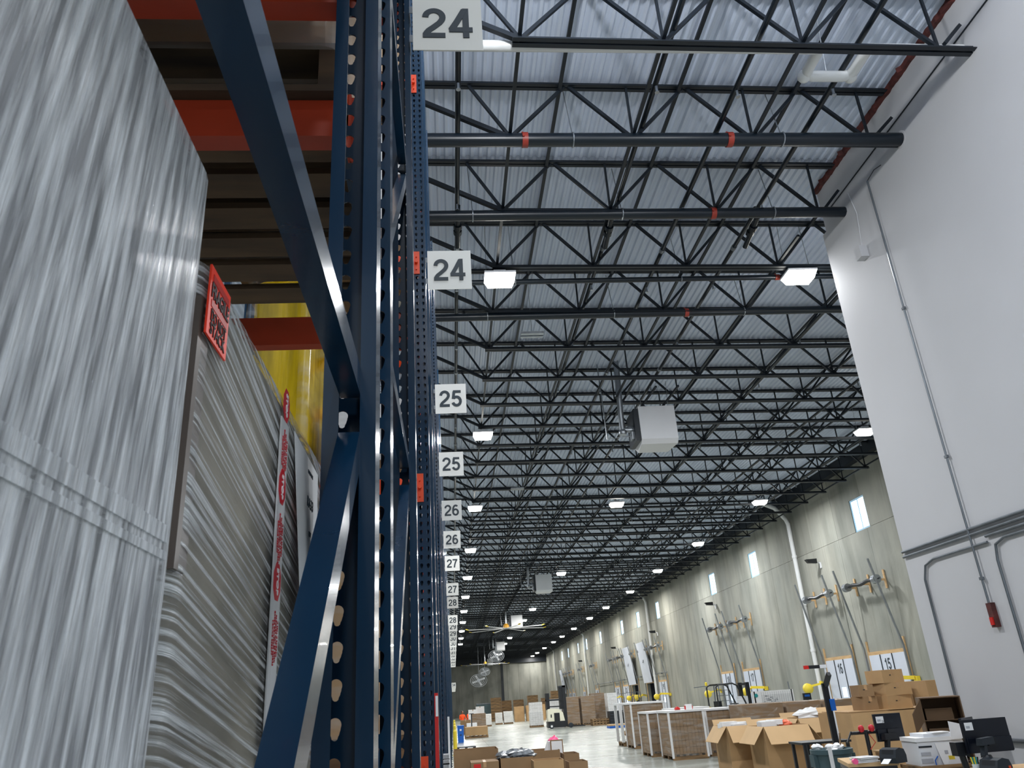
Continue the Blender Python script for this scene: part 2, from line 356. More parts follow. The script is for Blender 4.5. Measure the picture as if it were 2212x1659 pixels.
# concrete wall: precast panels, two tiers, holes for windows and open docks
WIN = [(31.8,33.1),(44.85,46.15),(52.75,54.05),(68.4,69.6),(76.1,77.4),(83.9,85.2),(96.9,98.1),(107.7,108.9),(115.2,116.4),(125.5,126.7),(133.0,134.2),(143.2,144.4)]
WIN = [(a*SC, b*SC) for a, b in WIN]; WZ0, WZ1 = H+6.08*SC, H+7.50*SC
DOORS = [(31.37,34.21,'15',0),(35.72,38.44,'16',0),(47.08,49.99,'17',0),(51.65,54.17,'18',0),(68.48,71.34,'19',0),(72.9,76.0,'20',1),(79.5,82.6,'21',1),(83.84,86.76,'22',0),(88.38,91.19,'23',0),(101.6,103.96,'24',0),(111.78,113.97,'25',0),(121.6,124.2,'26',0),(125.4,127.7,'27',0),(130.4,133.4,'28',1)]
DOORS = [(a*SC, b*SC, n, o) for a, b, n, o in DOORS]
JZ = H+6.09*SC; DH = H+.98*SC
def holed(y0, y1, z0, z1, holes, x0, x1):
    b = MB(); ys = sorted({y0, y1, *[c for h in holes for c in h[:2] if y0 < c < y1]}); zs = sorted({z0, z1, *[c for h in holes for c in h[2:] if z0 < c < z1]})
    for i in range(len(ys)-1):
        for j in range(len(zs)-1):
            cy, cz = (ys[i]+ys[i+1])/2, (zs[j]+zs[j+1])/2
            if any(h[0] < cy < h[1] and h[2] < cz < h[3] for h in holes): continue
            b.box(x0, ys[i], zs[j], x1, ys[i+1], zs[j+1])
    return b
HO = [(a, b, WZ0, WZ1) for a, b in WIN]+[(a, b, 0, DH) for a, b, n, o in DOORS if o]
wc = struct(holed(WY, YB+.3, 0, roofz(WX), HO, WX+.05, WX+.25).build('wall_right', M['conc']))
y = WY
while y < YB:
    wd = 2.62 if y < 200 else 4
    for z0, z1 in ((0, JZ-.006), (JZ+.006, roofz(WX)-.02)):
        holed(y+.006, min(y+wd-.006, YB), z0, z1, HO, WX, WX+.05).build('wall_panel', M['conc'], wc)
    y += wd
struct(MB().box(-9.3, -8, 0, -9, YB+.3, H+9.5).build('wall_left_blocker', M['concb']))  # unseen wall added to keep open-side light out of the racks
# back wall and its column
wb = struct(MB().box(-9, YB+.05, 0, WX+.3, YB+.3, H+9.2).build('wall_back', M['concb'])); x = -9
while x < WX:
    MB().box(x+.015, YB, 0, min(x+2.1-.015, WX), YB+.05, H+7.4).build('wall_panel', M['concb'], wb); x += 2.1
struct(MB().box(-9, YB-.5, H+6.9, WX, YB+.04, H+9.1).build('trim_2', M['joist']))
struct(MB().box(WX-.32, WY+.1, H+8.50, WX, YB, H+8.62).box(WX-.06, WY+.1, H+8.62, WX, YB, H+8.93).box(WX-.32, WY+.1, H+8.62, WX-.28, YB, H+8.93).build('trim_3', M['joist']))
c = thing('steel_column', (8.9, YB-.9, 0), 'dark square steel column standing before the far concrete wall', 'column')
MB().box(-.22,-.22,0,.22,.22,H+7.2).build('shaft', M['dark'], c); MB().box(-.35,-.35,0,.35,.35,.04).build('base_plate', M['dark'], c)
# windows
for i, (a, b) in enumerate(WIN):
    w_ = struct(MB().box(WX+.03, a, WZ0, WX+.09, a+.07, WZ1).box(WX+.03, b-.07, WZ0, WX+.09, b, WZ1).box(WX+.03, a+.07, WZ0, WX+.09, b-.07, WZ0+.07).box(WX+.03, a+.07, WZ1-.07, WX+.09, b-.07, WZ1).build('window_%d' % (i+1), M['wframe']))
    MB().box(WX+.055, a+.07, WZ0+.07, WX+.065, (a+b)/2-.02, WZ1-.07).build('pane', M['glassl'], w_)
    MB().box(WX+.055, (a+b)/2+.02, WZ0+.07, WX+.065, b-.07, WZ1-.07).build('pane', M['glassl'], w_)
    MB().box(WX+.04, (a+b)/2-.02, WZ0+.07, WX+.08, (a+b)/2+.02, WZ1-.07).build('mullion', M['wframe'], w_)
# dock doors
railm = MB().box(-.03,-.04,0,.03,.04,DH+.3).mesh('door_rail', M['dsteel'])
for i, (a, b, num, op) in enumerate(DOORS):
    d = struct(MB().box(WX-.05, a-.12, 0, WX-.002, a-.01, DH+.55).box(WX-.05, b+.01, 0, WX-.002, b+.12, DH+.55).build('door_%s' % num, M['wood']))
    MB().box(WX-.07, a-.0, DH, WX-.002, b, DH+.13).build('header_board', M['wood'], d)
    w3 = (b-a)/3
    tilt = .35
    for k in range(3):
        y0, y1 = a+k*w3+.012, a+(k+1)*w3-.012
        if not op: MB().box(WX-.075, y0, .02, WX-.03, y1, DH).build('door_panel', M['doorw'], d)
        else:
            z0, z1 = DH+.05, DH+3.4
            MB().hexa([(WX-.30,y0,z0),(WX-.25,y0,z0),(WX-.25,y1,z0),(WX-.30,y1,z0)], [(WX-.30-tilt,y0,z1),(WX-.25-tilt,y0,z1),(WX-.25-tilt,y1,z1),(WX-.30-tilt,y1,z1)]).build('door_panel', M['doorw'], d)
    if not op:
        for k in (1, 2): MB().box(WX-.10, a+k*w3-.02, .02, WX-.055, a+k*w3+.02, DH).build('door_rib', M['dark'], d)
        inst(stroke_digits(num, .42, M['digit'], .86), 'door_number', d, (WX-.079, (a+b)/2, DH-.37), rot=FACE_MX)
        MB().box(WX-.085, (a+b)/2-.2, DH-1.55, WX-.074, (a+b)/2+.2, DH-1.15).build('door_window', M['glassl'], d)
    else:
        inst(stroke_digits(num, .42, M['digit'], .86), 'door_number', d, (WX-.50, (a+b)/2, DH+1.9), rot=(RX-.10, 0, -RX))
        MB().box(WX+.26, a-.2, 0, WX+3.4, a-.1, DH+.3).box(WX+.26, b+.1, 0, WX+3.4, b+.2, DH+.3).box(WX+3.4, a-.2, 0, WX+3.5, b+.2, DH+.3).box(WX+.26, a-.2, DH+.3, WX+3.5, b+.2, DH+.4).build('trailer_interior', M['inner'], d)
    t0 = .06
    for yy in (a-.16, b+.16):
        MB().bar((WX-.09, yy, .1), (WX-.13, yy, DH+.25), .07, .06, (1,0,0)).bar((WX-.13, yy, DH+.25), (WX-.75, yy, H+4.45), .07, .06, (1,0,0)).build('door_track', M['steel'], d)
    # counterbalance shaft
    zc = H+3.85*SC; t = thing('counterbalance_shaft', (WX-.45, (a+b)/2, zc), 'black spring shaft on wooden blocks above dock door %s' % words(num), 'door shaft', 'door shafts'); hw = (b-a)/2+.15
    MB().tube([(0,-hw,0),(0,hw,0)], .025, 8).build('shaft', M['black'], t)
    for s in (-1, 1): MB().tube([(0, s*hw*.9, 0), (0, s*hw*.72, 0)], .17, 12).build('cable_drum', M['steel'], t)
    pts = [(0, -hw*.62+k*hw*1.24/10, .03*math.sin(k*.9)) for k in range(11)]
    MB().tube(pts, .075, 8).build('spring', M['black'], t)
    for s in (-.78, .05, .82): MB().box(.385, s*hw-.045, -.36, .43, s*hw+.045, .36).box(-.03,s*hw-.02,-.06,.385,s*hw+.02,.02).build('wood_block', M['wood'], t)
# ------------------------------------------------------------------ roof joists
JX0, NB = 1.13, 1.93
bx = [JX0+NB*k for k in range(9)]
tx = [x+NB/2 for x in bx[:-1]]
JT, JBZ = 9.14, 8.08
def jz(z, x): return H+z+SL*x
def chord(z, x0, x1, h, w, g):
    b = MB(); z0 = jz(z, x0)-H-JBZ; z1 = jz(z, x1)-H-JBZ
    for s in (-1, 1):
        b.bar((x0, s*(g+w)/2, z0-h/2), (x1, s*(g+w)/2, z1-h/2), w, .012); b.bar((x0, s*(g/2+.006), z0), (x1, s*(g/2+.006), z1), .012, h)
    return b
def mk_chords(xe):
    t = chord(JT, -.95, xe, .075, .06, .025); 
    bb = chord(JBZ, JX0-.1, min(xe, 16.7), .08, .068, .03)
    return t.mesh('top_chord', M['joist']), bb.mesh('bottom_chord', M['joist'])
dz = JT-JBZ
upm = MB().bar((0,0,0), (NB/2,0,dz), .05, .05).mesh('web_member', M['joist'])
dnm = MB().bar((0,0,dz), (NB/2,0,0), .05, .05).mesh('web_member', M['joist'])
vem = MB().bar((0,0,0), (0,0,dz), .035, .035).mesh('web_member', M['joist'])
enm = MB().bar((JX0,0,jz(0,JX0)-H), (-.95,0,dz+.01), .07, .07).bar((.5,0,dz), (JX0,0,0), .045, .045).mesh('end_web', M['joist'])
def webs_for(xe):
    L_ = []
    for k, x in enumerate(bx):
        if x > xe-.3: continue
        if k: L_.append((vem, x, 0))
        if x+NB/2 < xe: L_.append((upm, x, 0))
        if x+NB < xe+.2 and x+NB/2 < xe: L_.append((dnm, x+NB/2, 0))
    return L_
CH = {}
jy = [7.63+1.905*k for k in range(75)]
farweb = None
for k, yy in enumerate(jy):
    short = yy < WY; xe = 7.5 if short else WX-.02
    if k < 14: lab, gr = '%s dark steel roof joist, counting away from the camera' % ORD[k], None
    else: lab, gr = 'dark steel roof joist far down the hall, past the nearest white heater', 'far roof joists'
    if xe not in CH: CH[xe] = mk_chords(xe)
    j = thing('roof_joist', (0, yy, H+JBZ), lab, 'joist', gr)
    inst(CH[xe][0], 'top_chord', j); inst(CH[xe][1], 'bottom_chord', j); inst(enm, 'end_web', j)
    if k < 18:
        for me, x, z in webs_for(xe): inst(me, 'web_member', j, (x, 0, SL*x))
    else:
        if farweb is None:
            b = MB()
            for me, x, z in webs_for(xe):
                b.add([(v.co.x+x, v.co.y, v.co.z+SL*x) for v in me.vertices], [tuple(p.vertices) for p in me.polygons])
            farweb = b.mesh('web_members', M['joist'])
        tag(inst(farweb, 'web_members', j), kind='stuff')
# bridging angles that tie the joists together, along the hall
for i, x in enumerate(bx):
    y0 = 5.9 if x < 6 else WY
    tag(MB().bar((0,y0,0), (0,YB-.6,0), .05, .045).build('bridging_angle', M['joist'], None, (x, 0, jz(JBZ, x)+.06)), 'bottom bridging angle running down the hall, %s from the racks' % ORD[i], 'bridging', 'bottom bridging angles')
for i, x in enumerate(tx):
    y0 = 5.9 if x < 7.4 else WY
    tag(MB().bar((0,y0,0), (0,YB-.6,0), .055, .05).build('bridging_angle', M['joist'], None, (x-.12, 0, jz(JT, x)-.10)), 'top bridging angle close under the deck, %s from the racks' % ORD[i], 'bridging', 'top bridging angles')
# sprinkler branch lines along the hall
for i, (x, z, y0) in enumerate([(.33, 8.30, 5.9), (3.22, 8.26, 5.9), (4.42, 8.18, 5.9), (5.90, 8.22, 5.9), (9.1, 8.2, WY), (12.1, 8.15, WY), (15.1, 8.1, WY)]):
    t = thing('sprinkler_branch', (x, 0, H+z), 'dark sprinkler branch pipe running down the hall, %s from the racks' % ORD[i], 'pipe', 'sprinkler branch pipes')
    MB().tube([(0,y0,0),(0,YB-1,0)], .042, 10).build('pipe_run', M['pipe'], t, smooth=True)
    hd = None
    for k in range(12):
        b = MB().tube([(0,0,-.02),(0,0,-.12)], .02, 6).lathe([(.035,-.14),(.035,-.13)], 8)
        inst(b.mesh('sprinkler_head', M['steel']), 'sprinkler_head', t, (0, 8.6+k*2.9, -.03)) if y0 < WY or 8.6+k*2.9 > WY else None
    for k in range(4):
        yy = 13+k*6.1
        MB().tube([(0,yy-.05,0),(0,yy+.05,0)], .055, 10).build('coupling', M['steel'], t)
# cross mains with hangers and couplings
def main_pipe(name, Y, z, r, x0, x1, coups, hangs, label, wallend):
    t = thing('sprinkler_main', (0, Y, H+z), label, 'pipe')
    MB().tube([(x0,0,0),(x1,0,0)], r, 20).build('pipe_run', M['pipe'], t, smooth=True)
    for px, py in coups:
        x = pY(px, py, Y).x; MB().tube([(x-.045,0,0),(x+.045,0,0)], r*1.13, 20).tube([(x-.03,-r*.3,r*1.12),(x-.03,r*.3,r*1.12)], .022, 6).tube([(x-.03,-r*1.1,-.02),(x-.03,-r*1.35,-.02)], .02, 6).build('coupling', M['coup'], t, smooth=True)
    for px, py in hangs:
        x = pY(px, py, Y).x
        pts = [(x, math.cos(a)*r*1.06, math.sin(a)*r*1.06) for a in [math.pi*(.5+2*i/16) for i in range(17)]]
        MB().tube(pts, .012, 6, cap=False).tube([(x,0,r*1.05),(x-.05,.1,9.1-z+SL*x)], .008, 6).build('pipe_hanger', M['steel'], t)
    if wallend: MB().lathe([(r*1.35,-.012),(r*1.35,0)], 20, (x1-.002,0,0), 'x').build('escutcheon', M['wwall'], t)
main_pipe('m1', 9.50, 7.99, .105, -.6, 7.43, [(1134,306),(1577,310)], [(1237,300),(1690,305)], 'thick black sprinkler main with red couplings, nearest of the cross mains', True)
main_pipe('m2', 11.45, 7.97, .095, -.6, 7.43, [(1541,467),], [(1021,466),(1344,466),(1672,466)], 'black sprinkler main ending in the white wall near its far edge', True)
main_pipe('m3', 13.78, 7.97, .055, -.6, WX-.05, [(1676,590)], [(1112,592),(1469,588)], 'thin black cross pipe passing behind the two nearest lamps', False)
main_pipe('m4', 15.30, 7.97, .088, -.6, WX-.05, [(1483,681)], [(1053,683),(1326,680),(1607,676)], 'shiny black cross main with white print, beyond the nearest lamps', False)
for i, (x, yy) in enumerate([(.33, 11.75), (3.12, 11.85), (5.88, 11.9)]):
    t = thing('riser_nipple', (x, yy, H+8.0), 'dark grooved valve fitting under the deck, %s from the racks' % ORD[i], 'valve', 'grooved valve fittings')
    MB().tube([(0,-.2,.05),(0,.55,-.12)], .05, 10).tube([(0,-.15,.0),(.02,-.15,.30)], .04, 10).build('nipple', M['pipe'], t, smooth=True)
    for k in (.0, .16): MB().tube([(0,.02+k,.0-.04*k),(0,.10+k,-.02-.04*k)], .078, 10).build('grooved_coupling', M['pipe'], t)
# white roof-drain pipe with its square loop, along the first joist
t = thing('drain_pipe', (0, 7.80, H+8.13), 'white drain pipe with a square loop beside the nearest roof joist', 'pipe')
xl, xr = pZ(1762,120,H+8.13).x, pZ(1862,125,H+8.13).x; yl = pZ(1800,165,H+8.13).y-7.80
MB().tube([(-.8,0,0),(xl,0,0)], .075, 14).build('pipe_run', M['pvc'], t, smooth=True)
MB().tube([(xr,0,0),(7.42,0,0)], .075, 14).build('pipe_run', M['pvc'], t, smooth=True)
e = .12
MB().tube([(xl,0,0),(xl,e,0),(xl,yl-e,0),(xl+.03,yl-.03,0),(xl+e,yl,0),(xr-e,yl,0),(xr-.03,yl-.03,0),(xr,yl-e,0),(xr,e,0),(xr,0,0)], .078, 14).build('loop', M['pvc'], t, smooth=True)
for p in ((xl,yl,0),(xr,yl,0)): MB().ball(p, .1, .1, .1, 10).build('elbow', M['pvc'], t, smooth=True)
MB().tube([((xl+xr)/2,yl,.07),((xl+xr)/2-.1,yl-.3,1.05)], .007, 6).build('hanger_rod', M['steel'], t)
# joist seats braces that reach the white wall
for i, (px, py, qx, qy) in enumerate([(2072,55,2040,95),(1925,255,1885,300),(1810,412,1780,452)]):
    Yq = jy[i]-.35; a = pX(px, py, 7.42); b_ = pY(qx, qy, jy[i])
    tag(MB().bar((0,0,0), tuple(b_-a), .05, .05).build('wall_brace', M['joist'], None, tuple(a)), 'short dark brace from the white wall to the %s joist' % ORD[i], 'brace', 'wall braces')
# ------------------------------------------------------------------ lamps
def lamp(x, y, label, near):
    t = thing('high_bay_light', (x, y, H+7.70), label, 'lamp', 'high-bay lights')
    MB().hexa([(-.24,-.15,0),(.24,-.15,0),(.24,.15,0),(-.24,.15,0)], [(-.30,-.21,.15),(.30,-.21,.15),(.30,.21,.15),(-.30,.21,.15)]).build('lens', M['lamp'], t)
    MB().box(-.31,-.22,.15,.31,.22,.19).box(-.12,-.10,.19,.12,.10,.28).build('housing', M['paint'], t)
    for s in (-.3, .3): MB().tube([(s*.9,0,.19),(s*.8,0,1.485+SL*x)], .006, 5).build('hanger_wire', M['steel'], t)
    l = bpy.data.lights.new('lamp_or_fill_light', 'AREA'); l.shape = 'RECTANGLE'; l.size = .6; l.size_y = .32; l.energy = LAMP_W; l.color = (1.0, .98, .93) if near > 60 else (.96, .98, 1.0)
    lo = bpy.data.objects.new('lamp_or_fill_light', l); COL.objects.link(lo); lo.parent = t; lo.location = (0, 0, -.02)
for k in range(11): lamp(1.17, 13.4+9.58*k, '%s bright lamp in the ceiling row along the racks' % ORD[k], 13.4+9.58*k)
for k, y in enumerate([13.5,33.0,52,72.2,81.9,103.3,113.3,136.2]): lamp(7.4, y, '%s bright lamp in the middle ceiling row' % ORD[k], y)
for k, y in enumerate([24,33.8,43.5,53,63.4,74.2,83.6,95.2,106,115.5,127.5,139,147.5]): lamp(14.2 if y < 60 else 14.5, y, '%s bright lamp in the ceiling row near the concrete wall' % ORD[k], y)
for x, y in ((1.17, 3.8), (1.17, -5.8), (5.0, 3.8), (5.0, -5.8)):     # unseen point lights added to fill wall and deck; rack pair continues its row
    l = bpy.data.lights.new('lamp_or_fill_light', 'POINT'); l.shadow_soft_size = .22; l.energy = LAMP_W*(1.3 if x < 4 else .4); l.color = (.96, .98, 1.0)
    lo = bpy.data.objects.new('lamp_or_fill_light', l); COL.objects.link(lo); lo.location = (x, y, H+7.55)
for i, (px, py, yy) in enumerate([(1150,722,16.2),(1265,1176,40.5),(1118,1056,27.8)]):
    p = pZ(px, py, H+7.8); t = thing('unlit_light', tuple(p), '%s unlit pale strip light hanging under the joists' % ORD[i], 'lamp', 'unlit strip lights')
    MB().box(-.26,-.05,0,.26,.05,.05).build('strip', M['steel'], t); MB().box(-.26,.11,0,.26,.21,.05).build('strip', M['steel'], t); MB().tube([(0,.08,.05),(0,.08,1.385+SL*p.x)], .006, 5).build('hanger_wire', M['steel'], t)
# ------------------------------------------------------------------ heaters
def heater(x, y, z, label):
    t = thing('unit_heater', (x, y, z), label, 'heater', 'hanging heaters')
    MB().box(0,0,.12,1.06,.95,1.10).build('cabinet', M['paint'], t)
    MB().hexa([(.0,.12,0),(1.06,.12,0),(.98,.95,0),(.10,.95,0)], [(0,0,.12),(1.06,0,.12),(1.06,.95,.12),(0,.95,.12)]).build('outlet_hood', M['paint'], t)
    MB().box(-.14,.04,.10,0,.91,1.05).build('burner_panel', M['dark'], t)
    MB().tube([(-.14,.3,.55),(-.3,.3,.55)], .07, 10).box(-.22,.2,.2,-.14,.45,.42).build('gas_valve', M['steel'], t)
    MB().tube([(-.45,.3,.45),(-.45,.3,1.0),(-.46,.1,2.0),(-.46,.1,2.75)], .085, 12).build('flue', M['steel'], t, smooth=True)
    MB().tube([(-.45,.3,.5),(-.12,.3,.5)], .085, 12).lathe([(.10,.36),(.12,.40),(.12,.46),(.1,.5)], 12, (-.45,.3,0)).build('flue_elbow', M['steel'], t, smooth=True)
    MB().tube([(-.98,.3,2.6),(-.92,.3,.25),(-.12,.3,.33)], .018, 8).build('gas_pipe', M['steel'], t)
    for xx in (.12, .92): MB().tube([(xx,.12,1.1),(xx+.03,.1,1.9)], .008, 5).tube([(xx,.85,1.1),(xx+.03,.85,1.9)], .008, 5).build('hanger_rod', M['steel'], t)
    for xx in (.12, .75): MB().bar((xx,.3,1.12),(xx+.2,-1.0,1.3), .05, .05).build('hanger_angle', M['joist'], t)
for (x, y), lb in zip([(5.52,20.45),(5.55,51),(5.6,75),(5.9,107),(6.2,146)], ['large white box heater hanging nearest the camera', 'second white box heater hanging down the hall', 'third white box heater, behind the large ceiling fan', 'fourth white box heater hanging far down the hall', 'farthest white box heater, beyond the small ceiling fan']):
    heater(x, y, H+6.56, lb)
# ceiling fans
def fan(x, y, z, R, label, ph):
    t = thing('ceiling_fan', (x, y, z), label, 'fan')
    MB().tube([(0,0,.3),(0,0,2.4)], .06, 8).build('drop_tube', M['steel'], t); MB().lathe([(.1,.0),(.28,.05),(.28,.25),(.14,.42)], 14).build('motor', M['amber'], t); MB().lathe([(.32,-.06),(.36,-.02),(.36,.02),(.2,.05)], 14).build('hub', M['steel'], t)
    for k in range(8):
        a = ph+k*math.pi/4; d = Vector((math.cos(a), math.sin(a), 0)); b = MB().bar(d*.3, d*R+Vector((0,0,-.05)), .17, .03).build('blade', M['paint'], t)
        MB().bar(d*(R-.05)+Vector((0,0,-.05)), d*(R+.22)+Vector((0,0,.02)), .2, .04).build('blade_tip', M['yellow'], b)
fan(5.1, 75.0, H+6.52, 3.7, 'large ceiling fan with long pale blades and an amber motor', .25)
fan(5.5, 138.0, H+6.45, 3.9, 'smaller looking ceiling fan hanging far down the hall', .1)
for i, (px, py, Y, R, tl) in enumerate([(1072,1417,105,1.0,.3),(1047,1451,118,.75,.3),(1034,1470,120,1.2,1.2)]):
    p = pY(px, py, Y); t = thing('cage_fan', tuple(p), '%s silver caged circulation fan hanging near the end of the hall' % ORD[i], 'fan', 'caged fans')
    for rr in (1, .8, .6, .4, .2):
        pts = [(rr*R*math.cos(a), -.1+.1*rr, rr*R*math.sin(a)*.72) for a in [2*math.pi*k/20 for k in range(21)]]
        MB().tube(pts, .035, 5, cap=False).build('cage_ring', M['steel'], t)
    for k in range(4):
        a = k*math.pi/2+.4; MB().bar((0,0,0), (R*.85*math.cos(a), .02, R*.62*math.sin(a)), .2*R, .03, (0,1,0)).build('blade', M['paint'], t)
    MB().lathe([(.2*R,-.15),(.22*R,.3)], 10, (0,0,0), 'y').build('motor', M['steel'], t); MB().tube([(0,.2,0),(.1,.2,H+9.18+SL*p.x-p.z)], .03, 6).build('bracket', M['steel'], t)
# ------------------------------------------------------------------ downspouts and wall fittings
for i, y in enumerate([39.4, 72.3, 109.2, 142.8]):
    y *= SC; x = WX-.14
    t = thing('downspout', (x, y, 0), 'white downspout with an elbow under the roof, %s along the concrete wall' % ORD[i], 'pipe', 'white downspouts')
    MB().tube([(0,0,.05),(0,0,H+7.55)], .105, 14).build('riser', M['pvc'], t, smooth=True); MB().tube([(-1.15,.0,H+8.62),(-.55,0,H+8.35),(-.08,0,H+7.75),(0,0,H+7.5)], .105, 14).build('elbow', M['pvc'], t, smooth=True)
    for z in (3.2, 5.3, 7.6): MB().lathe([(.125,-.06),(.125,.06)], 14, (0,0,z)).build('collar', M['pvc'], t)
for i, (y, z) in enumerate([(36.97,5.44),(53.36,5.40),(69.9,5.0),(88,4.9),(112,4.8)]):
    y *= SC; t = thing('wall_camera', (WX, y, H+z*SC), 'dark camera housing high on the concrete wall, %s from the white wall' % ORD[i], 'camera', 'wall cameras')
    MB().bar((-.02,0,-.25), (-.02,0,.0), .08, .08).bar((-.02,0,-.02), (-.3,0,.02), .06, .06).build('bracket', M['paint'], t); MB().hexa([(-.62,-.09,.0),(-.2,-.08,-.03),(-.2,.08,-.03),(-.62,.09,0)], [(-.72,-.11,.16),(-.2,-.09,.18),(-.2,.09,.18),(-.72,.11,.16)]).build('housing', M['black'], t)
for i, (a, b, n_, o) in enumerate(DOORS[:8]):
    s = 1 if i % 2 else -1
    yy = (b+.45) if i % 2 else (a-.45)
    t = thing('dock_light', (WX-.1, yy, H-.05), 'yellow dock light on a jointed arm beside dock door %s' % words(n_), 'dock light', 'yellow dock lights')
    MB().box(-.05,-.12,-.1,.08,.12,.1).build('wall_plate', M['yellow'], t); MB().bar((-.05,0,.05),(-.55,-s*.75,.1), .10, .13).build('arm', M['yellow'], t)
    MB().bar((-.55,-s*.75,.05),(-1.0,-s*.35,-.05), .07, .09).build('arm', M['yellow'], t)
    MB().lathe([(.10,-.18),(.21,-.10),(.23,.06),(.19,.1)], 14, (-1.0,-s*.35,-.12), 'y').build('lamp_head', M['yellow'], t, smooth=True)
t = thing('pipe_rail', (WX-.12, 0, H+1.66*SC), 'long grey horizontal pipe fixed along the concrete wall above the doors', 'pipe')
MB().tube([(0,68*SC,.05),(0,104*SC,-.05)], .03, 6).build('pipe_run', M['dsteel'], t)
for k in range(5): MB().box(0, (70+8*k)*SC-.05, -.05, .12, (70+8*k)*SC+.05, .05).build('bracket', M['dsteel'], t)
# conduits on the white wall
wx = 7.42
def conduit(name, pts, r, label, n=8):
    o = tag(MB().tube(pts, r, n).build(name, M['dsteel'], None, smooth=True), label, 'conduit'); return o
for i, z in enumerate((1.90, 1.82, 1.74)):
    conduit('conduit', [(wx-.03, 3.0, H+z), (wx-.03, WY-.02 if i < 2 else 10.2, H+z)], .022, ['upper', 'middle', 'lower'][i]+' of the three grey conduits crossing the white wall')
a = pX(1878,391,wx); b_ = pX(2143,1306,wx)
t = thing('cable_conduit', (wx-.04, a.y, 0), 'thin vertical grey conduit on the white wall ending at a red box', 'conduit')
MB().tube([(0,0,a.z),(0,0,(a.z+b_.z)/2),(0,(b_.y-a.y),b_.z)], .016, 8).build('pipe_run', M['dsteel'], t); MB().tube([(0,0,a.z),(0,-.25,a.z+.04),(0,-.45,a.z-.02)], .008, 5).build('loose_wire', M['dark'], t)
for f in (.35, .7, .95): MB().box(-.02,(b_.y-a.y)*max(0,(f-.5)*2)-.03,a.z+(b_.z-a.z)*f-.02,.02,(b_.y-a.y)*max(0,(f-.5)*2)+.03,a.z+(b_.z-a.z)*f+.02).build('clip', M['dsteel'], t)
p = pX(2151,1328,wx); t = thing('pull_box', tuple(p), 'small dark red pull box hanging on the white wall', 'box')
MB().box(-.07,-.05,-.16,0,.05,.16).build('body', M['seal'], t); MB().box(-.09,-.03,-.13,-.07,.03,-.03).build('handle', M['red'], t)
a = pX(2016,1196,wx); b_ = pX(2092,1500,wx); yc = (a.y+b_.y)/2
conduit('conduit', [(wx-.03, 10.2, H+1.66), (wx-.03, 11.5, H+1.66), (wx-.03, 11.75, H+1.60), (wx-.03, 11.85, H+1.40), (wx-.03, 11.85, .3)], .019, 'grey conduit that bends down the white wall near its far edge')
a = pX(2185,1150,wx)
conduit('conduit', [(wx-.03, 8.5, H+1.66), (wx-.03, 9.85, H+1.66), (wx-.03, 10.05, H+1.60), (wx-.03, 10.1, H+1.4), (wx-.03, 10.1, .3)], .019, 'grey conduit that bends down the white wall by the right edge')
a = pX(2195,1600,wx); conduit('conduit', [(wx-.03, 5, a.z), (wx-.03, a.y+.25, a.z)], .03, 'grey horizontal conduit low on the white wall behind the monitors')
p = pX(1870,550,wx); t = thing('wall_box', tuple(p), 'small white box on a cable high on the white wall', 'box')
MB().box(-.14,-.09,-.08,0,.09,.14).build('body', M['wwall'], t); MB().tube([(-.03,0,.14),(-.02,-.1,.8),(-.02,0,1.3)], .006, 5).build('cable', M['paint'], t)
a = pX(1905,190,7.5); 
tag(MB().tube([(7.49,5.5,H+8.42),(7.49,12.2,H+8.42)], .012, 6).build('cable_run', M['dark']), 'thin cable running along the top of the white wall', 'cable')
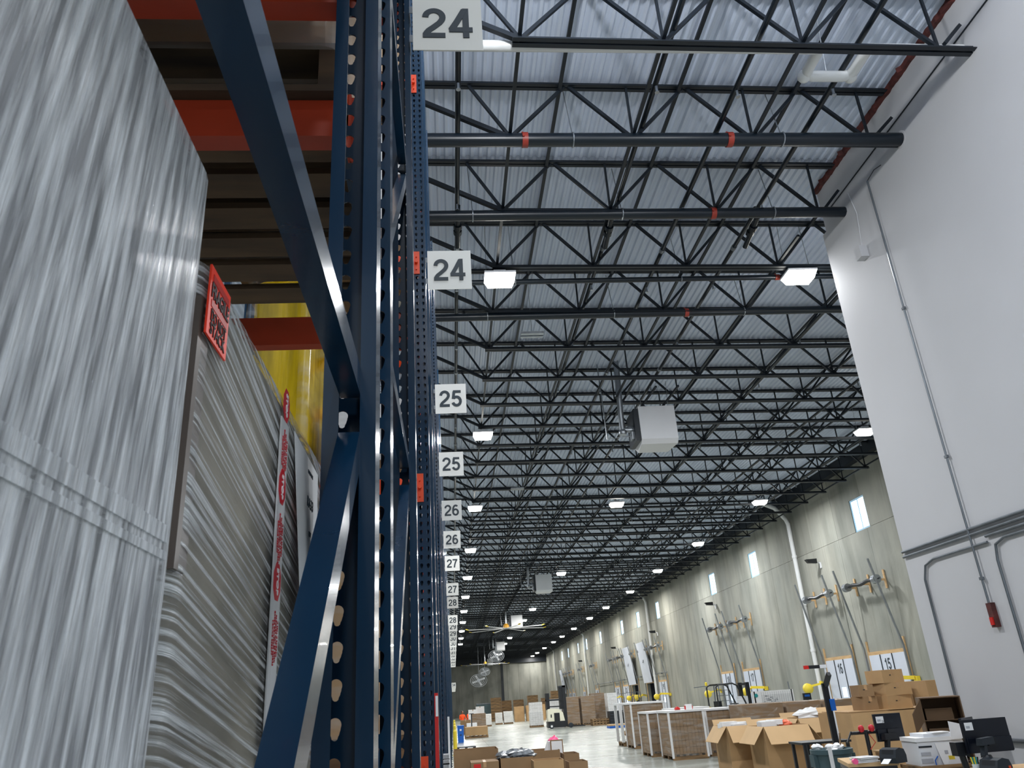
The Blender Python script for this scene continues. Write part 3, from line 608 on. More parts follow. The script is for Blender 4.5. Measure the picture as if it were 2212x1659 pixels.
# ------------------------------------------------------------------ pallet racks
HP = H+6.2
def teardrop(n):
    P = []
    for i in range(n):
        a = 2*math.pi*i/n
        # ray from the centre to the hull of two circles (sampled)
        best = 0
        for (cz, r) in ((.006, .0092), (-.0095, .0050), (.001, .0082), (-.004, .0068)):
            dx, dzz = math.cos(a), math.sin(a); bq = dzz*cz; cq = cz*cz-r*r; disc = bq*bq-cq
            if disc > 0: best = max(best, bq+math.sqrt(disc))
        P.append((a, best))
    return P
def post_mesh(name, n, holes=True):
    b = MB(); W = .04; D = .072; pit = .0508; tk = .003
    if holes:
        cells = int(HP/pit); base = [(2*math.pi*i/n) for i in range(n)]
        for c in range(cells):
            for hx in (-.02, .02):
                cx, cz = hx, (c+.5)*pit; x0, x1 = (-W, 0) if hx < 0 else (0, W); z0, z1 = c*pit, (c+1)*pit
                corner = [math.atan2(zz-cz, xx-cx) % (2*math.pi) for xx in (x0, x1) for zz in (z0, z1)]
                A = sorted(set(round(a, 5) for a in base+corner)); hp = []; op = []
                for a in A:
                    dx, dzz = math.cos(a), math.sin(a); best = .004
                    for (q0, r) in ((.006, .0092), (-.0095, .0050), (.001, .0082), (-.004, .0068)):
                        bq = dzz*q0; disc = bq*bq-(q0*q0-r*r)
                        if disc > 0: best = max(best, bq+math.sqrt(disc))
                    hp.append((cx+dx*best, cz+dzz*best))
                    tt = min([(x1-cx)/dx if dx > 1e-6 else ((x0-cx)/dx if dx < -1e-6 else 9), (z1-cz)/dzz if dzz > 1e-6 else ((z0-cz)/dzz if dzz < -1e-6 else 9)])
                    op.append((cx+dx*tt, cz+dzz*tt))
                k = len(A); vs = [(p[0], 0, p[1]) for p in op]+[(p[0], 0, p[1]) for p in hp]+[(p[0], tk, p[1]) for p in hp]+[(p[0], tk, p[1]) for p in op]
                fs = []
                for i in range(k):
                    j = (i+1) % k; fs += [(i, j, j+k, i+k), (i+k, j+k, j+2*k, i+2*k), (i+2*k, j+2*k, j+3*k, i+3*k)]
                b.add(vs, fs)
    else: b.box(-W, 0, 0, W, tk, HP)
    for s in (-1, 1):
        # flange with a small folded shoulder and a returned lip
        b.box(s*(W-tk), tk, 0, s*W, D, HP); b.box(s*(W-.024), D-tk, 0, s*(W-tk), D, HP)
    me = bpy.data.meshes.new(name); me.from_pydata(b.v, [], b.f); me.materials.append(M['navy']); me.update(); return me
POST = [post_mesh('upright_post', 30), post_mesh('upright_post', 8), post_mesh('upright_post', 0, False)]
PX = -.145
def strut(p0, p1): return MB().bar(p0, p1, .032, .045, (1,0,0) if False else (0,0,1)).mesh('brace', M['navy'])
def rack(f, r, lod, label, levels, beams_x=-2.75, bays=1, zh=0.478, mesh_deck=False, cross=None, om='orange'):
    """f, r: front and rear web planes (Y)"""
    t = thing('pallet_rack', (PX, f, 0), label, 'rack'); d = r-f
    for bay in range(bays+1):
        bxx = bay*beams_x
        inst(POST[lod if bay == 0 else 2], 'upright_post', t, (bxx, 0, 0)); inst(POST[lod if bay == 0 else 2], 'upright_post', t, (bxx, d, 0), math.pi)
        for yy in (.035, d-.035): MB().box(bxx-.07, yy-.07, 0, bxx+.07, yy+.07, .012).build('foot_plate', M['navy'], t)
    y0, y1 = .05, d-.055; zz = H+zh; k = 0
    hz = [zh+H+o for o in (-1.92, 0, 1.30, 2.6, 3.9, 5.2) if zh+H+o > .1]
    for z in hz: MB().bar((0,y0,z),(0,y1,z), .032, .045).build('brace', M['navy'], t)
    for i, (za, zb) in enumerate(zip(hz[:-1], hz[1:])):
        zt = zb-.10; zlo = max(za+.06, zt-(y1-y0)*1.03)
        MB().bar((0,y0,zlo),(0,y1,zt), .032, .045).build('brace', M['navy'], t)
    for (side, zb) in levels:          # beams: side 0 front, 1 rear
        for bay in range(bays):
            xa = bay*beams_x; z0 = H+zb; yb = -.052 if side == 0 else d+.002
            s = -1 if side == 0 else 1; yi, yo = (-.002, -.05) if side == 0 else (d+.002, d+.05)
            bm = MB().box(xa-.048, yi, z0, xa+beams_x+.048, yo, z0+.072).box(xa-.048, yi if side == 0 else yi, z0+.072, xa+beams_x+.048, yi+s*.03 if side else yi-.03, z0+.115)
            be = bm.build('beam', M[om], t)
            for xx, sg in ((xa-.022, -1), (xa+beams_x+.022, 1)):
                pl = MB().box(xx-.026, yi, z0-.035, xx+.022, yi+s*.006, z0+.145).box(xx+(-.030 if sg < 0 else .022), yi, z0-.035, xx+(-.024 if sg < 0 else .028), yo, z0+.145).build('connector', M[om], be)
                pn = MB().lathe([(.011,0),(.011,.02),(.006,.024)], 10, (xx,yi+s*.006 if s > 0 else yi-.03,z0+.055), 'y')
                for zz2 in (0, .1): pn.lathe([(.005,0),(.005,.012)], 8, (xx,yi+s*.006 if s > 0 else yi-.018,z0+zz2), 'y')
                pn.build('lock_pin', M[om], be)
    if cross:
        for xx in (-.065, -1.22, -1.34, -2.5): MB().box(xx-.02, 0, cross, xx+.02, d, cross+.035).build('pallet_support', M['navy'], t)
    if mesh_deck:
        for zb in mesh_deck:
            m_ = MB()
            for i in range(18): m_.bar((-.1-i*.15, .02, H+zb+.125), (-.1-i*.15, d-.02, H+zb+.125), .006, .006)
            for i in range(8): m_.bar((-.05, .08+i*.14, H+zb+.119), (beams_x+.05, .08+i*.14, H+zb+.119), .006, .006)
            m_.build('wire_deck', M['mesh'], t)
    return t
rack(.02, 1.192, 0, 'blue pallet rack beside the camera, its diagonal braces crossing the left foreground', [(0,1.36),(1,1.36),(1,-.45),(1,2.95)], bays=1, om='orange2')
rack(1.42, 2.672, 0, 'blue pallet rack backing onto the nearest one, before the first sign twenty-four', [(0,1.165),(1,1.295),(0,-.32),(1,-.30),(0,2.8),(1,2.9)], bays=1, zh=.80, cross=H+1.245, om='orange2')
LV = (4.46, 2.84, 1.22, -.38)
def both(lv): return [(s, z) for z in lv for s in (0, 1)]
rack(4.72, 5.90, 0, 'blue pallet rack with orange connector plates, just behind the second sign twenty-four', both(LV), bays=1, zh=.7, mesh_deck=[4.46, 1.22])
rack(6.12, 7.27, 1, 'blue pallet rack reaching up to the first sign twenty-five', both((4.3, 2.7, 1.1, -.45)), bays=1, zh=.6, mesh_deck=[2.7])
for k in range(25, 34):
    f0 = _b[k]+.03; r1 = (_a[k+1]+.12) if k+1 in _a else f0+2.55
    mid = (f0+r1)/2
    lod = 1 if k < 27 else 2
    rack(f0, mid-.1, lod, 'blue pallet rack starting at the farther sign %s' % words(k), both((2.8, 1.2)) if k < 28 else both((1.2,)), zh=.6)
    rack(mid+.1, r1, lod, 'blue pallet rack ending at the nearer sign %s' % words(k+1) if k < 33 else 'blue pallet rack just beyond the last sign thirty-three', [], zh=.6)
for i, y in enumerate([59.5, 63.6, 67.7, 71.8, 75.9]): rack(y, y+1.2, 2, 'far blue pallet rack, %s of those beyond the cluster of signs' % ORD[i], [], zh=.6)
# aisle signs
zs = {('24','a'):2.64, ('24','b'):2.68, ('25','a'):2.67, ('25','b'):2.67, ('26','a'):2.65, ('26','b'):2.64, ('27','a'):2.63, ('27','b'):2.60, ('28','a'):2.55, ('28','b'):2.50}
bdm = MB().box(-.1525,-.002,0,.1525,.002,.311).mesh('aisle_sign', M['sign'])
brm = MB().box(-.1675,.002,.05,-.10,.005,.09).box(-.1675,.005,.05,-.1645,.08,.09).box(-.1675,.002,.22,-.10,.005,.26).box(-.1675,.005,.22,-.1645,.08,.26).mesh('bracket', M['dsteel'])
for tx_, ab, y in SIGNS:
    z = H+zs.get((tx_, ab), 2.47); y_ = y-.03 if ab == 'b' else y
    if y > 15: z = H+float(np.interp(y, [16.4,20.2,22.3,26.2,28.6,33.5,54], [2.63,2.62,2.55,2.47,2.49,2.48,2.46]))
    o = tag(inst(bdm, 'aisle_sign', None, (.0625, y_, z)), 'square white aisle sign reading %s, the %s of the two' % (words(tx_), 'nearer' if ab == 'a' else 'farther'), 'sign', 'aisle number signs')
    inst(stroke_digits(tx_, .172, M['digit'], 1.04), 'number', o, (0, -.0025, .1555), rot=FACE_MY); inst(brm, 'bracket', o)
for i, (y, n_) in enumerate([(59.4,'34'),(63.5,'35'),(67.6,'36'),(71.7,'37'),(75.8,'38')]):
    o = tag(inst(bdm, 'aisle_sign', None, (.0625, y+.07, H+1.35)), 'small far white aisle sign reading %s, lower than the others' % words(n_), 'sign', 'far aisle signs')
    inst(stroke_digits(n_, .172, M['digit'], 1.04), 'number', o, (0, -.0025, .1555), rot=FACE_MY); inst(brm, 'bracket', o)
# guards and markers at the rack ends
p = pY(943, 1497, 4.66); t = thing('post_guard', (pY(944, 1590, 4.66).x, 4.66, 0), 'tall red guard strip with a white top on a rack post', 'post guard')
MB().box(-.010,-.012,0,.010,.012,p.z).build('strip', M['red'], t); MB().box(-.004,-.014,p.z-.12,.010,-.012,p.z-.015).build('reflector', M['paper'], t)
t = thing('post_guard', (pY(970, 1600, 14).x, 13.9, 0), 'white guard strip at the rack end beyond the red one', 'post guard'); MB().box(-.016,-.012,0,.016,.012,pY(970,1548,13.9).z).build('strip', M['paper'], t); MB().box(-.014,-.016,.5,.014,-.012,.7).build('label', M['pgrey'], t)
for i, (px, py, Y) in enumerate([(957,1634,4.7),(957,1645,4.7),(957,1655,4.7)]):
    p = pY(px, py, 7.1); t = thing('bar_code_label', (-.09+.015, 7.06, p.z), 'small white bar-code label low on a rack post, %s from the top' % ['first','second','third'][i], 'label', 'bar-code labels')
    MB().box(-.02,-.006,-.022,.03,-.002,.022).build('sticker', M['paper'], t); b = MB()
    for k in range(6): b.box(-.014+k*.007,-.0075,-.014,-.011+k*.007,-.006,.012)
    b.build('bars', M['digit'], t)
for i, Y in enumerate([26.0, 33.4, 39.0, 47.4]):
    t = thing('column_guard', (.02, Y, 0), 'yellow guard post at the foot of the racks, %s from the camera' % ORD[i], 'guard', 'yellow guard posts')
    MB().tube([(0,0,.02),(0,0,1.05)], .06, 10).lathe([(.06,1.05),(.04,1.09),(.005,1.1)], 10).build('post', M['yellow'], t); MB().box(-.1,-.1,0,.1,.1,.02).build('base_plate', M['yellow'], t)
    MB().bar((0,.0,.45),(0,1.5,.45), .06, .16).build('rail', M['yellow'], t)
# ------------------------------------------------------------------ pallets and loads
def pallet_parts(t, x0, y0, x1, y1, z, mt, along='x', hgt=.14, nb=5):
    """wooden pallet built board by board; top boards run along the given axis"""
    if along == 'x':
        for k in range(nb):
            yy = y0+(y1-y0-.10)*k/(nb-1); MB().box(x0,yy,z,x1,yy+.10,z+.018).build('bottom_board', mt, t)
        for k in range(3):
            xx = x0+(x1-x0-.045)*k/2; MB().box(xx,y0,z+.018,xx+.045,y1,z+hgt-.02).build('stringer', mt, t)
        for k in range(8):
            yy = y0+(y1-y0-.09)*k/7; MB().box(x0,yy,z+hgt-.02,x1,yy+.09,z+hgt).build('deck_board', mt, t)
    else:
        for k in range(3):
            yy = y0+(y1-y0-.10)*k/2; MB().box(x0,yy,z+.0,x1,yy+.10,z+.09).build('stringer', mt, t)
        for k in range(6):
            xx = x0+(x1-x0-.09)*k/5; MB().box(xx,y0,z+.09,xx+.09,y1,z+hgt).build('deck_board', mt, t)
def rbox(x0, y0, z0, x1, y1, z1, r, seg=3):
    """box with rounded vertical edges and soft top"""
    P = []
    for cx, cy, a0 in ((x1-r, y0+r, -90), (x1-r, y1-r, 0), (x0+r, y1-r, 90), (x0+r, y0+r, 180)):
        for k in range(seg+1):
            a = math.radians(a0+90*k/seg); P.append((cx+r*math.cos(a), cy+r*math.sin(a)))
    b = MB(); n = len(P); q = r*.6; cx, cy = (x0+x1)/2, (y0+y1)/2
    top = [(cx+(p[0]-cx)*(1-q/(x1-x0)*2), cy+(p[1]-cy)*(1-q/(y1-y0)*2)) for p in P]
    b.add([(p[0],p[1],z0) for p in P]+[(p[0],p[1],z1-q) for p in P]+[(p[0],p[1],z1) for p in top], [tuple(reversed(range(n))), tuple(range(2*n,3*n))]+[(i, (i+1)%n, (i+1)%n+n, i+n) for i in range(n)]+[(i+n, (i+1)%n+n, (i+1)%n+2*n, i+2*n) for i in range(n)])
    return b
# the big wrapped load beside the camera and the FRAGILE load behind it
PAx, PAy, PAz = -.20, .602, H+.463
t = thing('wrapped_load', (0, 0, 0), 'huge milky shrink-wrapped pallet load filling the left edge', 'pallet load')
pallet_parts(t, -1.36, -.55, PAx-.03, PAy-.03, 0, M['wood2'])
b = MB()
rbox(-1.38, -.58, .145, PAx-.006, PAy-.006, PAz-.006, .03).build('carton_stack', M['coreA'], t, smooth=True)
rbox(-1.39, -.59, .14, PAx, PAy, PAz, .035, 5).build('stretch_wrap', M['wrapA'], t, smooth=True)
for zz, hh in ((H+.12, .012), (H+.108, .006)):
    MB().box(-1.392, -.592, zz, PAx+.0012, PAy-.036, zz+hh).build('wrap_edge', M['wrapA'], t)
PBx, PBy0, PBy1, PBz = -.215, .632, 1.36, H+.410
t = thing('wrapped_load', (0, 0, 0), 'streaky shrink-wrapped pallet load with a red FRAGILE label', 'pallet load')
pallet_parts(t, -1.36, PBy0+.03, PBx-.03, PBy1-.03, 0, M['wood2'])
rbox(-1.38, PBy0+.006, .145, PBx-.006, PBy1-.006, PBz-.006, .02).build('carton_stack', M['coreB'], t, smooth=True)
rbox(-1.39, PBy0, .14, PBx, PBy1, PBz, .022, 5).build('stretch_wrap', M['wrapB'], t, smooth=True)
MB().box(PBx-.07, PBy0+.004, pX(405,1240,PBx).z, PBx-.0015, pX(457,700,PBx).y, PBz-.05).build('corner_board', mat('corner_board_brown', (112, 100, 92), .3, 0, .15, (5,5,2)), t)
bx_ = PBx+.003
C4 = [pX(455,573,bx_), pX(494,633,bx_), pX(489,767,bx_), pX(442,738,bx_)]
ya = (C4[0].y+C4[3].y)/2; yb = (C4[1].y+C4[2].y)/2; zt = (C4[0].z+C4[1].z)/2; zb = (C4[2].z+C4[3].z)/2; ww = yb-ya; hh = zt-zb; yc = (ya+yb)/2
lb = MB().box(bx_-.001, ya, zb, bx_+.001, yb, zt).build('fragile_label', M['ltape'], t)
MB().box(bx_+.001, ya+.10*ww, zt-.20*hh, bx_+.0016, yb-.10*ww, zt-.10*hh).box(bx_+.001, ya+.10*ww, zt-.57*hh, bx_+.0016, yb-.10*ww, zt-.47*hh).build('stripe', M['ltaped'], lb)
for s, fz, sz, bold in (('FRAGILE', .335, .30, .022), ('DO NOT', .68, .24, .008), ('STACK', .86, .24, .008)):
    me = text_mesh(s, hh*sz, M['lk'], bold, 1.0); wtx = max(v.co.x for v in me.vertices)*2
    o = inst(me, 'lettering', lb, (bx_+.0015, yc, zt-fz*hh), rot=FACE_PX); o.scale = (ww*(.86 if s == 'FRAGILE' else .74)/wtx, 1, 1)
# STOP security tape
p0 = pX(621,812,bx_); p1 = pX(572,1420,bx_); yt = .985
yt = (pX(616,875,bx_).y+pX(598,1258,bx_).y)/2
MBt = MB().box(bx_-.001, yt-.022, .9, bx_+.0008, yt+.024, PBz-.045).build('security_tape', M['clear'], t)
oct_ = [(math.cos(math.radians(22.5+45*k)), math.sin(math.radians(22.5+45*k))) for k in range(8)]
for k, zc in enumerate([pX(616,875,bx_).z, pX(612,1058,bx_).z, pX(598,1258,bx_).z]):
    b = MB(); b.prism([(yt+.021*p[0], zc+.024*p[1]) for p in oct_], bx_+.0009, bx_+.0014, 'x'); b.build('stop_mark', M['stopred'], MBt)
    me = text_mesh('STOP', .0135, M['paper'], .015); inst(me, 'lettering', MBt, (bx_+.0018, yt, zc), rot=(RX, RX, RX))
    for j, s in enumerate(['IF SEAL IS BROKEN', 'PACKAGE MAY BE OPEN', 'CHECK CONTENTS BEFORE', 'SIGNING RECEIPT']):
        me = text_mesh(s, .0050, M['stopred'], .0); inst(me, 'lettering', MBt, (bx_+.0016, yt+.013-.0085*j, zc-.066), rot=(RX, RX, RX))
# the hanging white packing slip
a = pX(658,930,-.20); b_ = pX(686,985,-.20); 
sl = MB(); zt = a.z; y0, y1 = a.y, a.y+.16; sl.add([(-.214,y0,zt),(-.206,y1,zt-.02),(-.203,y1+.01,zt-.28),(-.198,y0+.02,zt-.26),(-.2145,y0,zt),(-.2065,y1,zt-.02),(-.2035,y1+.01,zt-.28),(-.1985,y0+.02,zt-.26)], [(0,1,2,3),(7,6,5,4),(0,4,5,1),(1,5,6,2),(2,6,7,3),(3,7,4,0)])
slo = sl.build('packing_slip', M['paper'], t)
for j, (s, sz) in enumerate((('HOLD LINE', .008), ('RA33', .022), ('QTY', .010), ('UNITS', .012), ('DATE', .010))): inst(text_mesh(s, sz, M['digit']), 'lettering', slo, (-.2015+.001*j, y0+.07, zt-.045-.045*j), rot=FACE_PX)
# load on the second rack: weathered pallet seen from below, its cartons and wrap
t = thing('wrapped_load', (0, 0, 0), 'dark weathered pallet with wrapped goods on the orange beams overhead', 'pallet load'); z0 = H+1.282
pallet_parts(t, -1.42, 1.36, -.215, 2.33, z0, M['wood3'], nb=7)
rbox(-1.40, 1.37, z0+.14, -.22, 2.31, z0+1.35, .03).build('carton_stack', M['card2'], t); rbox(-1.41, 1.35, z0+.12, -.21, 2.33, z0+1.36, .04).build('stretch_wrap', M['wrapF'], t, smooth=True)
t = thing('wrapped_load', (0, 0, 0), 'pale wrapped pallet load low in the second rack, seen through the post holes', 'pallet load')
pallet_parts(t, -1.42, 1.40, -.21, 2.60, 0, M['wood2']); rbox(-1.40, 1.42, .14, -.22, 2.58, H-.40, .03).build('carton_stack', M['paper'], t); rbox(-1.41, 1.41, .13, -.212, 2.59, H-.39, .04).build('stretch_wrap', M['wrapF'], t, smooth=True)
for (x0, y0, x1, y1, za, zb_, lb) in [(-1.42, -.25, -.21, 1.17, H+1.48, H+2.75, 'unseen wrapped load added for shade above the huge milky one'), (-2.68, -.25, -1.46, 1.17, H+1.48, H+2.75, 'second unseen wrapped load from the aisle, added for shade above the milky one'),
        (-2.68, -.4, -1.46, 1.3, 0, H+.5, 'unseen wrapped load added for shade left of the huge milky one'), (-2.68, 1.4, -1.46, 2.33, H+1.29, H+2.6, 'unseen wrapped load added for shade left of the dark weathered pallet overhead'), (-2.68, 1.4, -1.46, 2.6, 0, H-.4, 'unseen wrapped load added for shade left of the pale one low in the second rack'),
        (-1.42, 1.5, -.21, 2.6, H+2.93, H+4.2, 'unseen wrapped load added for shade above the dark weathered pallet')]:  # unseen loads added to block light from the near racks
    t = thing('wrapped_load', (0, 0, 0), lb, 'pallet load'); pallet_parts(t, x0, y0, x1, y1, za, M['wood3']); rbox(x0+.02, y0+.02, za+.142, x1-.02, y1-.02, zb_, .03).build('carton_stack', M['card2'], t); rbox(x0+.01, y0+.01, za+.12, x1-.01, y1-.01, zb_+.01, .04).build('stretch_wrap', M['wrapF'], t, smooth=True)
# yellow load and the others of the third rack
t = thing('wrapped_load', (0, 0, 0), 'yellow film-wrapped load on the rack behind the orange beam', 'pallet load'); z0 = H+1.345
pallet_parts(t, -1.50, 4.74, -.86, 5.86, z0, M['wood2'], hgt=.13); rbox(-1.27, 4.74, z0+.13, -.88, 5.8, z0+1.45, .05, 4).build('carton_stack', M['yfilm'], t, smooth=True)
for x0 in (-1.31, -.95): rbox(x0, 4.70, z0+.13, x0+.07, 5.82, z0+1.44, .03).build('clear_wrap_fold', M['wrapF'], t, smooth=True)
def load(x0, y0, x1, y1, z0, z1, core, label, wrap=True, group=None):
    t = thing('wrapped_load', ((x0+x1)/2, (y0+y1)/2, z0), label, 'pallet load', group); cx, cy = (x0+x1)/2, (y0+y1)/2; x0 -= cx; x1 -= cx; y0 -= cy; y1 -= cy; h = z1-z0
    pallet_parts(t, x0, y0, x1, y1, 0, M['wood2'], 'y')
    rbox(x0+.02, y0+.02, .142, x1-.02, y1-.02, h-.01, .02).build('carton_stack', M[core], t)
    if wrap: rbox(x0+.01, y0+.01, .12, x1-.01, y1-.01, h, .03).build('stretch_wrap', M['wrapF'], t, smooth=True)
    return t
load(-1.5, 4.78, -.21, 5.85, H-.265, H+1.05, 'card', 'wrapped tan cartons on the low beams behind the second sign twenty-four')
load(-.80, 4.78, -.21, 5.85, H+1.345, H+1.95, 'paper', 'white wrapped cartons beside the yellow load')
load(-1.5, 4.78, -.21, 5.85, H+2.965, H+4.2, 'paper', 'white wrapped load on the third beam level behind the second sign twenty-four')
load(-1.5, 4.78, -.21, 5.85, H+4.585, H+5.8, 'card', 'wrapped tan load on the top beams behind the second sign twenty-four')
load(-1.5, 6.2, -.21, 7.2, H+1.225, H+2.3, 'paper', 'white wrapped load on the rack below the first sign twenty-five')
# ------------------------------------------------------------------ cartons with flaps
def carton(x0, y0, x1, y1, h, label, flap=.3, rz=0, mt='card', flaps='fblr', angle=.65, cat='box', z=0, group=None, tk=.012):
    cx, cy = (x0+x1)/2, (y0+y1)/2; t = thing('open_carton', (cx, cy, z), label, cat, group, rz); a, b = (x1-x0)/2, (y1-y0)/2
    MB().box(-a,-b,0,a,-b+tk,h).build('side_wall', M[mt], t); MB().box(-a,b-tk,0,a,b,h).build('side_wall', M[mt], t); MB().box(-a,-b+tk,0,-a+tk,b-tk,h).build('side_wall', M[mt], t); MB().box(a-tk,-b+tk,0,a,b-tk,h).build('side_wall', M[mt], t); MB().box(-a+tk,-b+tk,.002,a-tk,b-tk,.02).build('base', M[mt], t)
    o_, d_ = math.sin(angle)*flap, math.cos(angle)*flap
    if 'f' in flaps: MB().hexa([(-a+.02,-b-o_,h-d_-.01),(a-.02,-b-o_,h-d_-.01),(a-.01,-b,h-.01),(-a+.01,-b,h-.01)], [(-a+.02,-b-o_,h-d_),(a-.02,-b-o_,h-d_),(a-.01,-b,h),(-a+.01,-b,h)]).build('flap', M['cardin'], t)
    if 'b' in flaps: MB().hexa([(-a+.01,b-.01,h),(a-.01,b-.01,h),(a-.02,b+.09,h+flap*.3),(-a+.02,b+.09,h+flap*.3)], [(-a+.01,b,h+.005),(a-.01,b,h+.005),(a-.02,b+.1,h+flap*.3),(-a+.02,b+.1,h+flap*.3)]).build('flap', M['cardin'], t)
    if 'l' in flaps: MB().hexa([(-a-o_,-b+.02,h-d_-.01),(-a,-b+.01,h-.01),(-a,b-.01,h-.01),(-a-o_,b-.02,h-d_-.01)], [(-a-o_,-b+.02,h-d_),(-a,-b+.01,h),(-a,b-.01,h),(-a-o_,b-.02,h-d_)]).build('flap', M['cardin'], t)
    if 'r' in flaps: MB().hexa([(a,-b+.01,h-.01),(a+o_,-b+.02,h-d_-.01),(a+o_,b-.02,h-d_-.01),(a,b-.01,h-.01)], [(a,-b+.01,h),(a+o_,-b+.02,h-d_),(a+o_,b-.02,h-d_),(a,b-.01,h)]).build('flap', M['cardin'], t)
    return t
def closed(x0, y0, x1, y1, z0, h, label, rz=0, mt='card', group=None, tape=True, hole=True):
    cx, cy = (x0+x1)/2, (y0+y1)/2; t = thing('carton', (cx, cy, z0), label, 'box', group, rz); a, b = (x1-x0)/2, (y1-y0)/2
    MB().box(-a,-b,0,a,b,h-.012).build('body', M[mt], t); MB().box(-a,-b,h-.012,-.004,b,h).box(.004,-b,h-.012,a,b,h).build('top_flaps', M[mt], t)
    if tape: MB().box(-.03,-b-.002,h-.1,.03,-b,h-.0).box(-.03,-b-.001,h,.03,b,h+.002).build('tape', M['tapec'], t)
    if hole: MB().box(-a*.25-.02,-b-.003,h*.55,-a*.25+.02,-b,h*.62).build('hand_hole', M['dark'], t)
    return t
def crumple(name, mt, c, r, label, cat, seed, sq=.6, n=9, group=None):
    rnd = random.Random(seed); b = MB().ball((0,0,0), 1, 1, 1, n); b.v = [(v[0]*r*(1+rnd.uniform(-.22,.22)), v[1]*r*(1+rnd.uniform(-.22,.22)), v[2]*r*sq*(1+rnd.uniform(-.25,.25))) for v in b.v]
    return tag(b.build(name, mt, None, c), label, cat, group)
def foam(x, y, z, n, label, seed):
    rnd = random.Random(seed); t = thing('foam_offcuts', (x, y, z), label, 'packing foam')
    for k in range(n): MB().box(-.18,-.12,0,.18,.12,.10).build('foam_block', M['paper'], t, (rnd.uniform(-.25,.25), rnd.uniform(-.15,.15), rnd.uniform(0,.06)), rz=rnd.uniform(-.6,.6))
    return t
carton(6.34, 19.4, 7.36, 20.4, .93, 'tall open cardboard box left of the other with outspread flaps', .42)
foam(6.62, 19.8, .86, 4, 'white foam blocks heaped in the left open box', 3)
carton(6.68, 17.95, 7.70, 18.95, .93, 'tall open cardboard box with a wide front flap before the black table', .42)
foam(7.0, 18.6, .88, 4, 'white foam blocks in the box before the black table', 5); crumple('plastic_bag', M['opink'], (7.45, 18.6, .93), .14, 'orange plastic bag in the open box before the black table', 'bag', 8)
carton(8.5, 20.4, 9.75, 21.5, .95, 'open cardboard box holding a heap of white foam, behind the black table', .40)
crumple('foam_sheet', M['paper'], (9.1, 20.9, .98), .42, 'white foam sheet heaped in the box behind the black table', 'packing foam', 11, .42); crumple('plastic_bag', M['opink'], (9.75, 21.0, 1.0), .16, 'orange plastic bag in the box behind the black table', 'bag', 9)
carton(7.8, 16.1, 9.35, 17.6, H-.58, 'very wide open cardboard box behind the left monitor', .35, flaps='b', mt='card'); 
closed(9.4, 15.75, 10.2, 17.3, 0, H-.56, 'large cardboard box right of the wide one behind the printer', mt='card', hole=False)
zt = H-.57
tag(MB().box(-.85,-.6,0,.85,.6,.012).build('cardboard_sheet', M['card'], None, (8.7, 16.9, zt)), 'flat cardboard sheet lying across the wide box', 'cardboard')
closed(8.72, 16.45, 9.30, 17.0, zt+.012, .25, 'lowest carton of the stack of three over the left monitor', .18)
closed(8.76, 16.45, 9.36, 17.0, zt+.262, .24, 'middle carton of the stack of three over the left monitor', .10)
closed(8.72, 16.45, 9.24, 16.95, zt+.502, .25, 'top carton of the stack of three over the left monitor', .22)
closed(8.30, 16.50, 8.60, 16.95, zt+.012, .26, 'lower small carton left of the stack of three', .1, 'card2')
closed(8.29, 16.5, 8.60, 16.95, zt+.272, .22, 'torn small carton left of the stack of three, on another', -.1, 'card2')
carton(10.1, 18.9, 10.75, 19.6, H-.16, 'open brown carton behind the stack of three', .2, flaps='', mt='card2'); closed(10.85, 18.4, 11.9, 19.6, 0, H-.08, 'large tan cardboard box beside the white wall edge, behind the dark open box', mt='card', hole=False)
# upright dark box seen from its open side
t = thing('open_carton', (6.86, 11.45, 0), 'tall open carton with flattened cardboard inside, against the white wall', 'box', None, -.42); hE = H-.27
for a_ in ((-.26,-.24,0,-.245,.24,hE),(.245,-.24,0,.26,.24,hE),(-.245,.225,0,.245,.24,hE),(-.245,-.24,hE-.015,.245,.225,hE),(-.245,-.24,0,.245,.225,.015)): MB().box(*a_).build('side_wall', M['card3'], t)
for k, zz in enumerate((.35, .62, .88, 1.14)): MB().box(-.24,-.16+.03*k,zz,.24,.22,zz+.012).build('cardboard_shelf', M['card3'], t); MB().box(-.2,-.05,zz+.012,.15,.2,zz+.16).build('folded_cardboard', M['card3'], t)
MB().hexa([(-.40,-.34,hE-.45),(-.39,-.34,hE-.45),(-.25,-.24,hE-.30),(-.26,-.24,hE-.30)], [(-.40,-.34,hE-.2),(-.39,-.34,hE-.2),(-.25,-.24,hE-.02),(-.26,-.24,hE-.02)]).build('flap', M['card3'], t)
# long wrapped boxes, whiteboard
for i, (x0, x1, y, zt_, lb) in enumerate([(7.84,9.06,22.5,H-.395,'wrapped long cardboard box with torn plastic, left of the row of three'),(9.14,10.18,22.6,H-.405,'middle wrapped long cardboard box below the whiteboard'),(10.26,11.2,22.7,H-.42,'wrapped long cardboard box behind the black mast')]):
    t = load(x0, y, x1, y+1.1, 0, zt_, 'card2', lb); MB().add([(-.5,-.555,zt_-.12),(.0,-.57,zt_-.38),(.45,-.555,zt_-.1),(.05,-.56,zt_-.62),(-.5,-.555,zt_-.5)], [(0,1,4),(1,2,3),(1,3,4)]).build('torn_film', M['wrapF'], t)
t = thing('whiteboard', (9.98, 25.5, 0), 'white board with a written grid on a stand behind the wrapped boxes', 'whiteboard')
zw0, zw1 = pY(1647,1519,25.5).z-.15, pY(1643,1493,25.5).z
MB().box(-.66,-.02,zw0,.66,.02,zw1).build('board', M['wframe2'], t); b = MB()
for k in range(15): b.box(-.38+k*.07,-.023,zw0+.03,-.375+k*.07,-.021,zw1-.03)
for k in range(9): b.box(-.38,-.023,zw0+.05+k*.04,.62,-.021,zw0+.054+k*.04)
